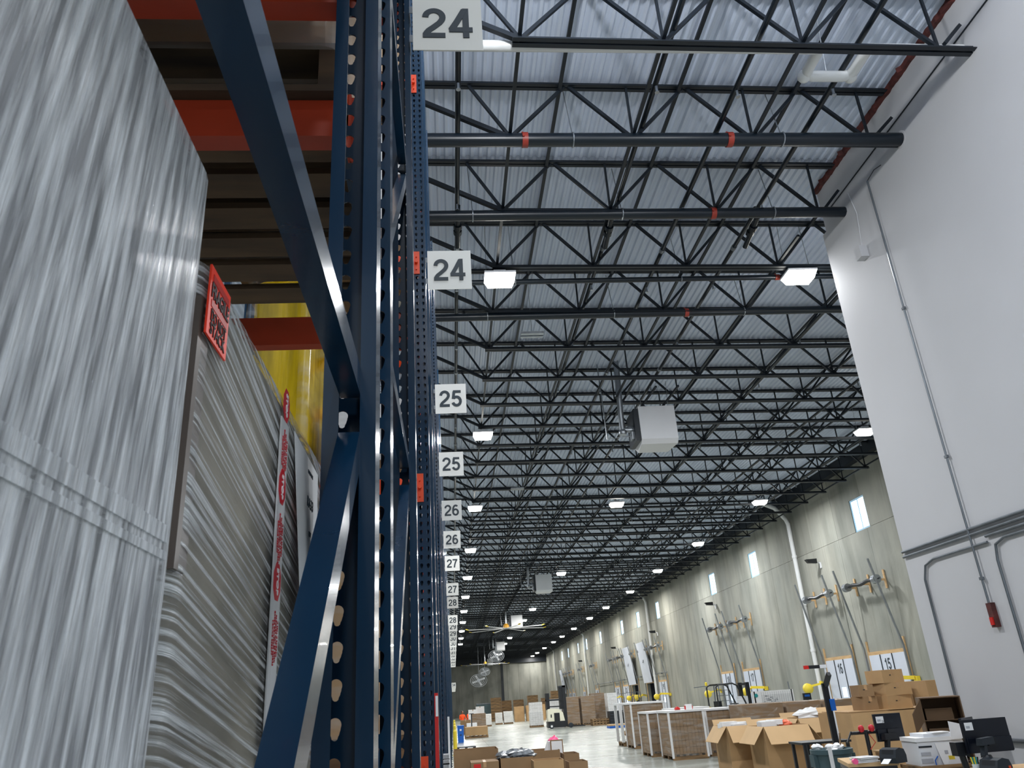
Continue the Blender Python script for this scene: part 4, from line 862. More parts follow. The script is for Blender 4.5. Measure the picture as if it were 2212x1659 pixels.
b.build('grid_lines', M['ink'], t); b = MB(); rr = random.Random(4)
for k in range(26):
    x_, z_ = rr.uniform(-.36,.1), zw0+.06+rr.randrange(8)*.04; b.box(x_,-.025,z_,x_+rr.uniform(.03,.09),-.023,z_+.014)
b.build('handwriting', M['ink'], t); MB().lathe([(.06,0),(.06,.003)], 8, (-.55,-.026,zw1-.12), 'y').build('logo', M['teal'], t)
for s in (-.6, .6): MB().bar((s,.0,0),(s,0,zw1), .04, .04).bar((s,-.3,.02),(s,.3,.02), .04, .04).build('leg', M['dsteel'], t)
p = pY(1743,1504,24.5); t = thing('handheld_cradle', (p.x, 24.5, 0), 'small dark screen unit on a post right of the whiteboard', 'device'); MB().box(-.12,-.03,p.z-.1,.12,.03,p.z+.09).build('housing', M['dark'], t); MB().box(-.08,-.033,p.z-.01,.08,-.03,p.z+.05).build('screen', M['blue'], t); MB().bar((0,0,0),(0,0,p.z-.1), .05, .05).build('post', M['dark'], t)
# black table, mast and waste bin
t = thing('black_table', (6.62, 15.1, 0), 'narrow black table standing before the open cardboard boxes', 'table')
MB().box(-.46,-.3,.73,.46,.3,.765).build('table_top', M['black'], t)
for sx in (-.40, -.12, .40):
    for sy in (-.26, .26): MB().bar((sx,sy,0),(sx,sy,.73), .05, .05).build('leg', M['black'], t)
a = pY(1805,1600,13.6); b_ = pY(1782,1473,13.6)
t = thing('scanner_mast', (a.x, 13.6, 0), 'tall slanting black mast with a small screen, before the boxes', 'mast')
MB().bar((0,0,0),(0,0,b_.z-.02), .05, .09).build('pole', M['black'], t); MB().box(-.18,-.18,0,.18,.18,.03).build('base', M['black'], t); MB().bar((0,-.05,b_.z-.05),(0,-.25,b_.z+.12), .06, .07).build('head', M['black'], t); MB().box(.02,-.05,b_.z-.45,.10,-.0,b_.z-.27).build('screen', M['blue'], t)
a = pY(1737,1442,15.2); b_ = pY(1768,1442,15.2)
t = thing('signal_arm', (b_.x+.12, 15.2, 0), 'black arm with a red tip raised above the boxes', 'arm')
MB().bar((0,0,0),(0,0,a.z), .03, .03).build('pole', M['paint'], t); MB().box(-.12-(b_.x-a.x),-.02,a.z-.03,-.10,.02,a.z+.03).build('arm', M['black'], t); MB().box(-.125-(b_.x-a.x),-.022,a.z-.032,-.06-(b_.x-a.x)+.02,.022,a.z+.032).build('red_tip', M['red'], t); MB().box(-.1,-.02,a.z-.03,.03,.02,a.z+.03).build('end_piece', M['paint'], t)
t = thing('waste_bin', (5.75, 12.75, 0), 'grey-green waste bin heaped with paper and a white strip', 'bin')
MB().lathe([(.23,0),(.27,.5),(.29,.72),(.315,.725),(.315,.79),(.30,.795),(.28,.75)], 20).build('barrel', M['grn'], t, smooth=True)
for s in (-1, 1): MB().box(s*.29-.04,-.08,.55,s*.29+.04,.08,.72).build('handle', M['grn'], t)
MB().box(.0,-.322,.60,.12,-.312,.68).build('sticker', M['paper'], t); inst(text_mesh('TRASH', .03, M['digit']), 'lettering', t, (.06,-.325,.64), rot=FACE_MY)
rr = random.Random(2)
for k in range(7): crumple('paper_scrap', M['paper'], (5.75+rr.uniform(-.2,.2), 12.75+rr.uniform(-.18,.18), .80+rr.uniform(-.02,.03)), .09, 'crumpled white paper heaped in the grey-green bin', 'paper', 20+k, .5, 7, 'paper in the waste bin')
tag(MB().box(-.03,-.004,-.32,.03,.004,.05).build('paper_strip', M['paper'], None, (5.58, 12.42, .79)), 'long white paper strip hanging over the bin rim', 'paper')
tag(MB().bar((0,0,0),(.03,0,.22), .04, .01).build('wood_stick', M['wood2'], None, (5.88, 12.7, .78)), 'thin wooden stick standing in the grey-green bin', 'stick')
# packing bench with its monitor arm
t = thing('packing_bench', (5.32, 10.75, 0), 'wooden-topped packing bench in the lower right corner', 'bench', None, -.30); 
MB().box(-.30,-.28,.72,.30,.62,.765).build('bench_top', M['wood'], t); MB().box(-.28,-.26,.64,.28,.60,.72).build('apron', M['black'], t)
for sx in (-.26, .26):
    for sy in (-.24, .56): MB().bar((sx,sy,0),(sx,sy,.66), .05, .05).build('leg', M['black'], t)
BT = .765
def at(px, py, Y, z): p = pY(px, py, Y); return (p.x, Y, z)
p = pY(1884, 1645, 10.75); ph = pY(1874, 1582, 10.75).z
t = thing('monitor_stand', (p.x, 10.75, BT), 'black pole with crossbar and red knobs on the packing bench', 'monitor stand')
MB().tube([(0,0,0),(0,0,ph-BT+.03)], .026, 10).build('pole', M['black'], t, smooth=True); MB().box(-.08,-.06,0,.08,.06,.02).build('clamp', M['black'], t)
MB().tube([(-.2,0,ph-BT),(.30,0,ph-BT)], .022, 8).build('crossbar', M['black'], t); MB().tube([(-.2,0,ph-BT+.02),(-.30,-.05,ph-BT-.1)], .012, 6).build('lever', M['black'], t)
for s in (-.07, .07): MB().ball((s,-.03,ph-BT+.05), .04, .04, .045, 8).build('knob', M['stopred'], t, smooth=True)
MB().tube([(.02,-.03,ph-BT-.02),(.08,-.04,ph-BT-.12),(.0,-.03,ph-BT-.2)], .005, 5).build('cable', M['red'], t)
def monitor(c, w_, h_, rz, label, brand=None, sticker=True):
    t = thing('monitor', c, label, 'monitor', None, rz)
    MB().box(-w_/2,-.02,-h_/2,w_/2,.012,h_/2).build('back_shell', M['screen'], t); MB().box(-w_/2+.01,-.045,-h_/2+.01,w_/2-.01,-.02,-h_*.05).build('lower_housing', M['screen'], t); MB().box(-w_/2+.012,.012,-h_/2+.012,w_/2-.012,.014,h_/2-.012).build('screen', M['black'], t)
    MB().box(-.05,-.075,-h_*.30,.05,-.045,-h_*.05).build('mount', M['black'], t)
    if sticker: MB().box(-w_/2+.03,-.0215,h_/2-.11,-w_/2+.13,-.02,h_/2-.03).build('sticker', M['paper'], t); MB().box(-w_/2+.045,-.023,h_/2-.09,-w_/2+.09,-.0215,h_/2-.065).build('bar_code', M['pgrey'], t)
    if brand: inst(text_mesh(brand, .04, M['dark'], .01), 'lettering', t, (0,-.0212,h_*.22), rot=FACE_MY)
    return t
pm = pY(1919, 1570, 10.70); monitor((pm.x+.01, 10.72, pm.z-.005), .36, .33, -.08, 'black monitor seen from behind over the packing bench', 'SCEPTRE')
# things on the bench
t = thing('paper_tray', at(1868, 1632, 10.6, BT), 'stack of loose papers on the bench beside the pole', 'papers'); rr = random.Random(3)
for k in range(6): MB().box(-.14,-.11,0,.14,.11,.008).build('paper_sheet', M['paper'], t, (rr.uniform(-.02,.02), rr.uniform(-.02,.02), .001+.011*k), rz=rr.uniform(-.2,.2))
tag(MB().lathe([(.034,0),(.034,.04)], 14, (0,0,.034), 'y').build('tape_roll', M['pink'], None, (pY(1846,1640,10.4).x, 10.38, BT), smooth=True), 'pink roll on the bench edge by the papers', 'tape roll')
def scanner(c, rz, label, m1, m2):
    t = thing('barcode_scanner', c, label, 'scanner', None, rz)
    MB().hexa([(-.05,-.03,.0),(-.01,-.03,-.01),(-.01,.03,-.01),(-.05,.03,0)], [(-.02,-.03,.12),(.03,-.03,.13),(.03,.03,.13),(-.02,.03,.12)]).build('handle', M[m1], t)
    MB().hexa([(-.06,-.04,.10),(.13,-.045,.11),(.13,.045,.11),(-.06,.04,.10)], [(-.05,-.035,.17),(.13,-.04,.18),(.13,.04,.18),(-.05,.035,.17)]).build('head', M[m1], t)
    MB().lathe([(.03,0),(.034,.02)], 10, (.12,0,.145), 'x').build('window', M[m2], t); MB().lathe([(.06,-.02),(.05,.005)], 12).build('stand', M['black'], t); return t
sc = at(1922, 1612, 10.62, BT+.135)
t = thing('small_shelf', (sc[0]+.0, 10.66, BT), 'small cardboard shelf under the scanner on the bench', 'shelf'); MB().box(-.16,-.12,.10,.16,.12,.115).build('shelf_board', M['wood'], t); 
for s in (-.13, .13): MB().box(s-.01,-.1,0,s+.01,.1,.10).build('leg', M['wood'], t)
scanner((sc[0], 10.64, BT+.135), .2, 'black barcode scanner resting on the small shelf', 'black', 'dark')
def label_printer(c, rz, label, btn):
    t = thing('label_printer', c, label, 'printer', None, rz)
    MB().prism([(-.11,0),(.11,0),(.12,.08),(.09,.15),(.0,.17),(-.08,.15),(-.115,.06)], -.11, .11, 'y').build('body', M['dark'], t); MB().prism([(-.1,.10),(-.095,.095),(-.07,.145),(-.08,.15)], -.08, .08, 'y').build('front_panel', M['black'], t)
    MB().add([(-.11,-.05,.05),(-.11,.05,.05),(-.20,.05,.0),(-.20,-.05,.0),(-.11,-.05,.053),(-.11,.05,.053),(-.20,.05,.003),(-.20,-.05,.003)], [(0,1,2,3),(7,6,5,4),(0,4,5,1),(2,6,7,3),(1,5,6,2),(3,7,4,0)]).build('paper_tongue', M['paper'], t)
    if btn: MB().box(.06,-.115,.06,.09,-.11,.09).build('button', M['orange'], t)
    return t
lp = at(1937, 1640, 10.2, BT); label_printer((lp[0], 10.28, BT), .5, 'black label printer with a white paper tongue on the bench', False)
# second bench with white printer
t = thing('printer_stand', (5.89, 10.10, 0), 'low wooden printer stand covered with torn labels, right of the bench', 'stand', None, -.04)
MB().box(-.30,-.17,.68,.36,.42,.72).build('stand_top', M['wood2'], t); MB().box(-.32,-.20,.70,.38,-.17,.735).build('front_edge', M['wood2'], t)
for sx in (-.26, .32):
    for sy in (-.12, .38): MB().bar((sx,sy,0),(sx,sy,.68), .05, .05).build('leg', M['wood2'], t)
t = thing('office_printer', (5.91, 10.22, .722), 'white office printer covered with a paper sheet, on the wooden stand', 'printer', None, -.10)
MB().box(-.27,-.20,0,.29,.24,.26).build('body', M['fpl'], t); MB().box(-.28,-.21,.265,.28,.24,.31).build('lid', M['paper'], t); MB().box(-.16,-.18,.31,.22,.2,.35).build('feeder', M['fpl'], t)
MB().box(-.25,-.204,.11,-.13,-.2,.15).build('control_panel', M['pgrey'], t); MB().box(-.26,-.204,.2,-.1,-.2,.22).build('paper_slot', M['dark'], t); MB().box(-.26,-.205,.03,-.12,-.2,.08).build('paper_tray', M['pgrey'], t)
MB().hexa([(-.02,-.24,.0),(.20,-.24,.0),(.20,-.235,.0),(-.02,-.235,0)], [(-.06,-.206,.245),(.16,-.206,.245),(.16,-.202,.245),(-.06,-.202,.245)]).build('hanging_sheet', M['paper'], t); MB().box(.06,-.232,.04,.13,-.228,.10).build('yellow_note', M['yellow'], t); MB().box(.03,-.226,.12,.07,-.222,.16).build('stamp', M['pgrey'], t)
MB().tube([(-.06,-.21,.10),(-.12,-.25,.06),(-.12,-.26,-.02)], .007, 5).build('cable', M['blue'], t)
tag(MB().add([(0,0,0),(.16,.02,0),(.19,.06,.16),(.03,.04,.2),(0,.004,0),(.16,.024,0),(.19,.064,.16),(.03,.044,.2)], [(0,1,2,3),(7,6,5,4),(0,4,5,1),(1,5,6,2),(2,6,7,3),(3,7,4,0)]).build('warning_sheet', M['paper'], None, (6.02, 9.95, 1.0)), 'curled white sheet printed with a symbol, left of the right monitor', 'paper')
tag(MB().box(-.10,-.08,0,.10,.08,.012).build('paper_stack', M['paper'], None, (5.95, 10.1, .722+.352)), 'loose papers lying on top of the white printer', 'papers')
# right workstation
a = pY(2090, 1655, 9.3); pt = pY(2062, 1612, 9.3).z
t = thing('work_bench', (6.10, 9.35, 0), 'bench at the lower right corner under the two monitors', 'bench'); MB().box(-.35,-.3,.66,.75,.40,.70).build('bench_top', M['wood'], t)
for sx in (-.3, .7):
    for sy in (-.25, .35): MB().bar((sx,sy,0),(sx,sy,.66), .05, .05).build('leg', M['black'], t)
t = thing('monitor_stand', (5.72, 9.3, .70), 'black dual monitor arm in the lower right corner', 'monitor stand')
MB().tube([(0,0,0),(-.03,0,pt-.70)], .035, 10).build('pole', M['black'], t); MB().tube([(-.10,-.02,pt-.70),(.45,-.02,pt-.73)], .026, 8).build('crossbar', M['black'], t); MB().box(-.10,-.06,pt-.80,.02,.06,pt-.66).build('joint', M['black'], t); MB().tube([(.0,-.04,pt-.72),(.05,-.07,pt-.86),(.02,-.06,.1)], .015, 6).build('cable', M['dark'], t)
pm = pY(2130, 1588, 9.2); monitor((pm.x, 9.2, pm.z), .56, .345, .06, 'large black monitor seen from behind at the right edge')
pm = pY(2072, 1580, 9.55); monitor((pm.x+.08, 9.5, pm.z-.02), .40, .33, .7, 'grey-screened second monitor half hidden behind the large one', sticker=False)
lp = pY(2150, 1655, 8.9); label_printer((lp.x, 8.9, .70), .3, 'dark label printer with an orange button at the right edge', True)
p = pY(2138, 1628, 8.95); scanner((p.x, 9.02, p.z-.02), .3, 'black and yellow barcode scanner below the large monitor', 'dark', 'yellow')
t = thing('scanner_post', (p.x, 9.02, .70), 'thin stand holding the black and yellow scanner', 'stand'); MB().tube([(0,0,0),(0,0,p.z-.04-.70)], .012, 6).build('rod', M['black'], t); MB().lathe([(.07,0),(.07,.01)], 12).build('foot', M['black'], t)
p = pY(2105, 1640, 9.1); t = thing('pen_cup', (p.x, 9.1, .70), 'cup of yellow and teal pens on the right bench', 'cup'); MB().lathe([(.035,0),(.04,.10)], 12).build('cup', M['pal'], t)
for k in range(5): MB().bar((-.02+.01*k,0,.03),(-.04+.02*k,.0,.17), .01, .01).build('pen', M[['yellow','teal','yellow','teal','dark'][k]], t)
# ------------------------------------------------------------------ goods in the middle of the hall
def goods(x0, y0, x1, y1, h, label, rows=(6,4), core='card2', posts=True, rz=0):
    cx, cy = (x0+x1)/2, (y0+y1)/2; t = thing('pallet_of_cartons', (cx, cy, 0), label, 'pallet load', None, rz); a, b = (x1-x0)/2, (y1-y0)/2
    pallet_parts(t, -a, -b, a, b, 0, M['wood2'], 'y'); nx_, nz_ = rows; zz = (h-.16)/nz_; w_ = 2*a/nx_
    cm = MB().box(.003,0,.003,w_-.003,2*b-.04,zz-.003).mesh('carton', M[core])
    for i in range(nx_):
        for j in range(nz_): inst(cm, 'carton', t, (-a+i*w_, -b+.02, .142+j*zz))
    rbox(-a-.008, -b-.008, .10, a+.008, b+.008, h-.005, .03).build('stretch_wrap', M['wrapF'], t, smooth=True)
    if posts:
        for sx in (-1, 1):
            for sy in (-1, 1): MB().box(sx*a-.03,sy*b-.012,.05,sx*a+.03,sy*b+.014,h+.01).build('corner_post', M['paper'], t)
        MB().box(-a-.03,-b-.03,h-.005,a+.03,b+.03,h+.05).build('top_cap', M['paper'], t)
    return t
goods(6.03, 23.4, 7.03, 24.6, 1.22, 'wrapped pallet of brown cartons with white corner posts, nearest in the hall', (10, 6))
goods(5.85, 25.2, 6.75, 26.4, 1.20, 'second wrapped pallet with white corner posts, left behind the nearest one', (4, 5))
goods(7.25, 23.9, 8.15, 25.1, 1.20, 'wrapped pallet with white corner posts behind the left open box', (5, 5))
goods(7.0, 26.6, 8.2, 27.8, 1.22, 'fourth white capped pallet, behind the nearest three', (6, 4))
crumple('plastic_bag', M['red'], (6.45, 23.9, 1.30), .09, 'small red plastic bag on the nearest capped pallet', 'bag', 31); crumple('plastic_bag', M['red'], (6.95, 24.4, 1.31), .10, 'red plastic bag on the right end of the nearest capped pallet', 'bag', 32)
t = thing('label_roll_box', (6.75, 23.8, 1.27), 'white box with red sides standing on the nearest capped pallet', 'box'); MB().box(-.09,-.06,0,.09,.06,.14).build('body', M['paper'], t); MB().box(-.11,-.05,0,-.09,.05,.1).box(.09,-.05,0,.11,.05,.1).build('red_end', M['red'], t)
goods(6.3, 29.6, 7.5, 30.8, 1.45, 'taller wrapped pallet with white corner posts, behind the second one', (5, 5))
# frame of bagged scraps
t = thing('scrap_pallet', (6.75, 32.0, 0), 'open white-framed pallet of bagged brown scrap paper', 'pallet load'); pallet_parts(t, -.45, -.5, .45, .5, 0, M['wood2'], 'y')
for sx in (-1, 1):
    for sy in (-1, 1): MB().box(sx*.45-.05,sy*.5-.05,.14,sx*.45+.05,sy*.5+.05,1.42).build('corner_post', M['paper'], t)
MB().box(-.5,-.55,1.42,.5,.55,1.50).build('top_cap', M['paper'], t); MB().box(-.38,-.42,.80,.38,.42,1.2).build('dark_bundle', M['dark'], t)
rr = random.Random(6)
for k in range(12): 
    b = MB().ball((0,0,0), .2, .16, .11, 7); b.v = [(v[0]*(1+rr.uniform(-.2,.2)), v[1]*(1+rr.uniform(-.2,.2)), v[2]*(1+rr.uniform(-.3,.3))) for v in b.v]; b.build('paper_bundle', M['wrapF'] if k % 3 == 0 else M['cardin'], t, (rr.uniform(-.24,.24), rr.uniform(-.38,.3), .24+.045*k))
# sit-down forklift
p = pZ(1450, 1560, .35); 
def forklift(x, y, rz, label):
    t = thing('forklift', (x, y, 0), label, 'forklift', None, rz)
    MB().box(-.95,-.5,.18,.55,.5,.62).build('chassis', M['black'], t); MB().hexa([(-1.1,-.52,.2),(-.5,-.52,.2),(-.5,.52,.2),(-1.1,.52,.2)], [(-1.05,-.5,1.0),(-.5,-.5,1.0),(-.5,.5,1.0),(-1.05,.5,1.0)]).build('counterweight', M['cream'], t)
    MB().box(-.5,-.45,.6,.55,.45,.66).build('deck', M['cream'], t); MB().box(-.45,-.25,.66,.05,.25,.85).box(-.5,-.25,.85,-.38,.25,1.32).build('seat', M['black'], t)
    MB().tube([(.42,0,.66),(.30,0,1.15)], .03, 8).build('steering_column', M['black'], t); MB().lathe([(.15,-.01),(.17,0),(.17,.02),(.15,.03)], 14, (.28,0,1.18)).build('steering_wheel', M['black'], t)
    for s in (-.45, .45): MB().tube([(-.62,s,1.0),(-.62,s,1.85),(-.50,s,1.93),(.10,s,1.95),(.28,s,1.86),(.55,s,1.2),(.66,s,.62)], .032, 8).build('guard_post', M['black'], t, smooth=True)
    for k in range(5): MB().bar((-.45+.14*k,-.45,1.95),(-.45+.14*k,.45,1.95), .04, .03).build('guard_bar', M['black'], t)
    for s in (-.32, .32): MB().box(.72,s-.06,.08,.86,s+.06,1.96).build('mast_rail', M['black'], t)
    MB().box(.74,-.26,1.86,.84,.26,1.94).box(.74,-.26,.5,.84,.26,1.2).build('mast_plate', M['black'], t)
    for s in (-.25, .25): MB().box(.86,s-.05,.06,1.9,s+.05,.10).build('fork', M['black'], t)
    for xx, rr_ in ((.42,.28),(-.72,.24)):
        for s in (-.48, .48): MB().lathe([(rr_*.7,-.08),(rr_,-.06),(rr_,.06),(rr_*.7,.08)], 16, (xx,s,rr_), 'y').build('wheel', M['black'], t, smooth=True)
    MB().lathe([(.05,0),(.05,.12),(.02,.14)], 10, (-.62,.45,1.92)).build('beacon', M['yellow'], t); MB().box(-.8,.3,1.0,-.62,.45,1.12).build('rear_lamp', M['yellow'], t); MB().box(.55,-.4,1.0,.70,.3,1.45).build('windscreen_pack', M['paint'], t)
    return t
forklift(11.0, 33.0, .12, 'black and cream sit-down forklift with a curved overhead guard')
# row of pallet jacks
for i in range(4):
    t = thing('pallet_jack', (13.0+.32*i, 35.0+.3*i, 0), '%s black pallet jack handle in the row right of the forklift' % ['leftmost', 'second', 'third', 'rightmost'][i], 'pallet jack', 'parked pallet jacks')
    MB().tube([(0,0,.3),(.02,.1,1.32)], .022, 6).tube([(-.12,.1,1.32),(.14,.1,1.34)], .016, 6).build('handle', M['black'], t); MB().box(-.13,-.1,.05,.13,.12,.32).build('pump', M['black'], t)
    for s in (-.09, .09): MB().box(s-.05,-1.1,.06,s+.05,.0,.12).build('fork', M['black'], t)
    MB().lathe([(.09,-.04),(.09,.04)], 10, (0,.08,.09), 'x').build('wheel', M['dark'], t)
t = thing('pallet_jack', (15.2, 36.6, 0), 'lone grey pallet jack handle standing before door 18', 'pallet jack'); MB().tube([(0,0,.3),(-.05,.1,1.9)], .025, 6).build('handle', M['dsteel'], t); MB().box(-.15,-.1,.06,.15,.12,.34).build('pump', M['dsteel'], t); MB().lathe([(.09,-.04),(.09,.04)], 10, (0,.08,.09), 'x').build('wheel', M['dark'], t)
# standing reach truck
def reach_truck(x, y, label):
    t = thing('reach_truck', (x, y, 0), label, 'forklift')
    MB().box(-.65,-.55,.06,.55,.55,.46).build('base', M['black'], t)
    MB().prism([(-.62,.46),(-.62,1.22),(-.4,1.28),(.15,1.22),(.42,.98),(.52,.46)], -.5, .5, 'y').build('body', M['cream'], t); MB().box(-.2,-.52,.46,.18,-.49,.98).build('operator_opening', M['black'], t); MB().box(-.44,-.515,.7,-.36,-.5,.9).build('emblem', M['dark'], t)
    for xx, h_ in ((-.65, 2.25), (.30, 2.62)): MB().box(xx,-.35,1.2,xx+.22,.35,h_).build('guard_leg', M['black'], t)
    MB().box(-.65,-.42,1.75,.5,.42,1.85).box(-.6,-.4,1.35,.5,.4,1.42).build('overhead_guard', M['black'], t); MB().box(.50,-.4,.1,.72,.4,2.7).build('mast', M['black'], t); MB().box(.28,-.4,2.58,.72,.4,2.68).build('mast_top', M['dark'], t)
    for s in (-.35, .35): MB().box(.72,s-.06,.05,1.9,s+.06,.12).build('fork', M['black'], t)
    for xx in (-.42, .9):
        MB().lathe([(.09,-.06),(.16,-.05),(.16,.05),(.09,.06)], 14, (xx,-.5,.16), 'y').build('wheel', M['dark'], t)
    MB().lathe([(.07,-.01),(.07,.01)], 12, (-.42,-.565,.16), 'y').build('wheel_hub', M['paper'], t)
reach_truck(7.02, 57.6, 'cream and black stand-up reach truck parked in the hall')
# tall wrapped pallets behind the reach truck and to its sides
LDS = [(7.95,60,9.05,61.2,1.95,'card2','tall wrapped brown pallet right of the reach truck'),(9.15,59.8,10.15,61,1.95,'card2','second tall wrapped brown pallet right of the reach truck'),(10.2,61.4,11.2,62.6,2.1,'card2','wrapped brown pallet behind the wood pallets'),
       (6.0,66,7.0,67,1.75,'paper','stack of white cans left of the reach truck'),(5.72,63.2,6.72,64.2,1.12,'paper','low white gridded pallet left of the reach truck'),(7.3,63.5,8.2,64.5,1.9,'paper','white canned goods just behind the reach truck'),(11.1,59.8,11.8,61,2.05,'paper','tall pallet of white cans at the right end of the wrapped row'),
       (2.5,75.2,3.35,76.2,1.05,'paper','left white wrapped pallet of three far in the hall'),(3.95,79.8,4.6,80.8,1.05,'paper','middle white wrapped pallet of three far in the hall'),(4.75,79.8,5.6,80.8,1.12,'paper','right white wrapped pallet of three far in the hall')]
for x0, y0, x1, y1, h_, c_, lb in LDS:
    if c_ == 'paper': goods(x0, y0, x1, y1, h_, lb, (5, 7), 'paper', False)
    else: load(x0, y0, x1, y1, 0, h_, c_, lb)
t = thing('pallet_stack', (10.1, 58.0, 0), 'low stack of bare wooden pallets before the wrapped row', 'pallets')
for k in range(3): pallet_parts(t, -.6, -.5, .6, .5, .142*k, M['wood2'], 'y')
for k, (x, y, h_) in enumerate([(6.8,87,1.45),(8.0,86.4,1.5),(9.0,86.8,1.5)]): closed(x-.5, y, x+.5, y+1.1, 0, h_, '%s brown cardboard box below the far crate stacks' % ['left', 'middle', 'right'][k], mt='card', hole=False)
CR = [(4.9,97,7),(6.3,100,6),(7.6,98,6),(9.1,96,7),(10.8,97,6),(12.2,99,8)]
for k, (x, y, n_) in enumerate(CR):
    for j in range(n_):
        t = thing('wooden_crate', (x, y, .36*j), 'slatted brown crate, %s from the floor, in the %s far stack from the left' % (['lowest','second','third','fourth','fifth','sixth','seventh','eighth'][j], ['first','second','third','fourth','fifth','sixth'][k]), 'crate', 'far crates')
        for z_ in (.03, .20): MB().box(-.6,-.5,z_,.6,-.46,z_+.12).build('slat', M['wood2'], t)
        MB().box(-.58,-.46,0,.58,.5,.35).build('crate_box', M['wood2'], t)
t = thing('dark_crate', (11.2, 57.5, 0), 'black metal bin right of the wooden pallets', 'bin'); MB().box(-.55,-.5,0,.55,.5,.08).box(-.55,-.5,.08,.55,-.46,.85).box(-.55,.46,.08,.55,.5,.85).box(-.55,-.46,.08,-.51,.46,.85).box(.51,-.46,.08,.55,.46,.85).build('shell', M['dark'], t)
for k in range(4): MB().box(-.56,-.52,.2+.17*k,.56,-.5,.25+.17*k).build('rib', M['black'], t)
t = thing('flat_pallet', (10.0, 51.3, 0), 'blue pallet carrying a wooden board, before the black bin', 'pallet'); MB().box(-.6,-.5,.0,.6,.5,.12).build('pallet', M['blue'], t); MB().box(-.6,-.5,.12,.6,.5,.2).build('board', M['wood'], t)
t = thing('dark_cabinet', (5.6, 100, 0), 'dark green steel hopper left of the crate stacks', 'hopper'); t.location = (3.6, 99, 0); MB().box(-.9,-.6,0,.9,.6,1.9).build('body', M['grn'], t); MB().box(-.95,-.65,1.9,.95,.65,2.0).build('rim', M['dsteel'], t)
# left side of the hall floor
t = thing('blue_bin', (.34, 45.1, 0), 'bright blue plastic bin standing at the rack end', 'bin'); MB().hexa([(-.15,-.18,0),(.15,-.18,0),(.15,.18,0),(-.15,.18,0)], [(-.17,-.2,.78),(.17,-.2,.78),(.17,.2,.78),(-.17,.2,.78)]).build('body', M['blue'], t); MB().box(-.18,-.21,.78,.18,.21,.84).build('rim', M['blue'], t); MB().box(-.05,-.205,.58,.05,-.195,.66).build('recycling_mark', M['paper'], t); MB().box(-.06,-.205,.36,.06,-.19,.40).build('slot', M['dark'], t)
t = load(.62, 50.0, 2.0, 51.2, 0, .62, 'card', 'low brown carton on a pallet behind the blue bin', False)
t = thing('flat_pallet', (.50, 37.4, 0), 'black plastic pallet lying behind the large near carton', 'pallet'); MB().box(-.42,-.5,.1,.42,.5,.14).build('deck', M['dark'], t)
for sx in (-.36, 0, .36): MB().box(sx-.05,-.5,0,sx+.05,.5,.1).build('runner', M['dark'], t)
goods(1.3, 62, 2.35, 63.1, 1.25, 'brown wrapped pallet beyond the blue bin', (3, 3), 'card2', False)
for k, (x, y, h_, m_) in enumerate([(.8,58,.9,'card2'),(1.5,66,1.5,'paper'),(2.2,70,1.7,'paper'),(1.2,57,.7,'paper')]): closed(x-.35, y, x+.35, y+.6, 0, h_, ['small brown carton beyond the blue bin', 'white carton behind the brown wrapped pallet', 'tall white carton behind the brown wrapped pallet', 'low white carton beyond the blue bin'][k], mt=m_, hole=False)
t = thing('pallet_jack', (1.05, 55, 0), 'black pallet jack handle beyond the blue bin', 'pallet jack'); MB().tube([(.1,0,.2),(.1,0,1.3)], .04, 6).tube([(-.05,0,1.3),(.25,0,1.3)], .03, 6).build('handle', M['black'], t); MB().box(-.1,-.15,.02,.3,.15,.3).build('pump', M['black'], t)
def person(x, y, z, rz, label):
    me = bpy.data.meshes.new('p'); V = [(0,0,.0),(0,0,.25),(0,-.02,.48),(0,-.02,.58),(.20,0,.47),(.27,-.08,.22),(.22,-.30,.16),(-.20,0,.47),(-.27,-.08,.22),(-.22,-.30,.16),(.1,-.02,0),(.13,-.42,.02),(.13,-.45,-.42),(-.1,-.02,0),(-.13,-.42,.02),(-.13,-.45,-.42)]
    E_ = [(0,1),(1,2),(2,3),(2,4),(4,5),(5,6),(2,7),(7,8),(8,9),(0,10),(10,11),(11,12),(0,13),(13,14),(14,15)]
    R_ = [.16,.15,.15,.06,.075,.055,.04,.075,.055,.04,.10,.09,.06,.10,.09,.06]
    me.from_pydata(V, E_, []); o = bpy.data.objects.new('p', me); COL.objects.link(o); sk = o.modifiers.new('s', 'SKIN'); o.modifiers.new('b', 'SUBSURF').levels = 1
    for i, r in enumerate(R_): me.skin_vertices[0].data[i].radius = (r, r*.8)
    me.skin_vertices[0].data[0].use_root = True
    dg = bpy.context.evaluated_depsgraph_get(); dg.update(); bm_ = bpy.data.meshes.new_from_object(o.evaluated_get(dg)); COL.objects.unlink(o); bpy.data.objects.remove(o)
    bm_.materials.clear(); bm_.materials.append(M['vest']); bm_.materials.append(M['dark'])
    for pl in bm_.polygons: pl.use_smooth = True; pl.material_index = 1 if pl.center.z < .02 else 0
    t = thing('person', (x, y, z), label, 'person', None, rz); inst(bm_, 'body', t)
    MB().ball((0,-.03,.70), .078, .095, .115, 12).ball((0,-.125,.69), .018, .02, .022, 6).ball((.078,-.02,.69), .014, .025, .03, 6).ball((-.078,-.02,.69), .014, .025, .03, 6).build('head', M['skin'], t, smooth=True); MB().ball((0,.0,.735), .088, .10, .10, 10).build('hair', M['black'], t, smooth=True)
    return t
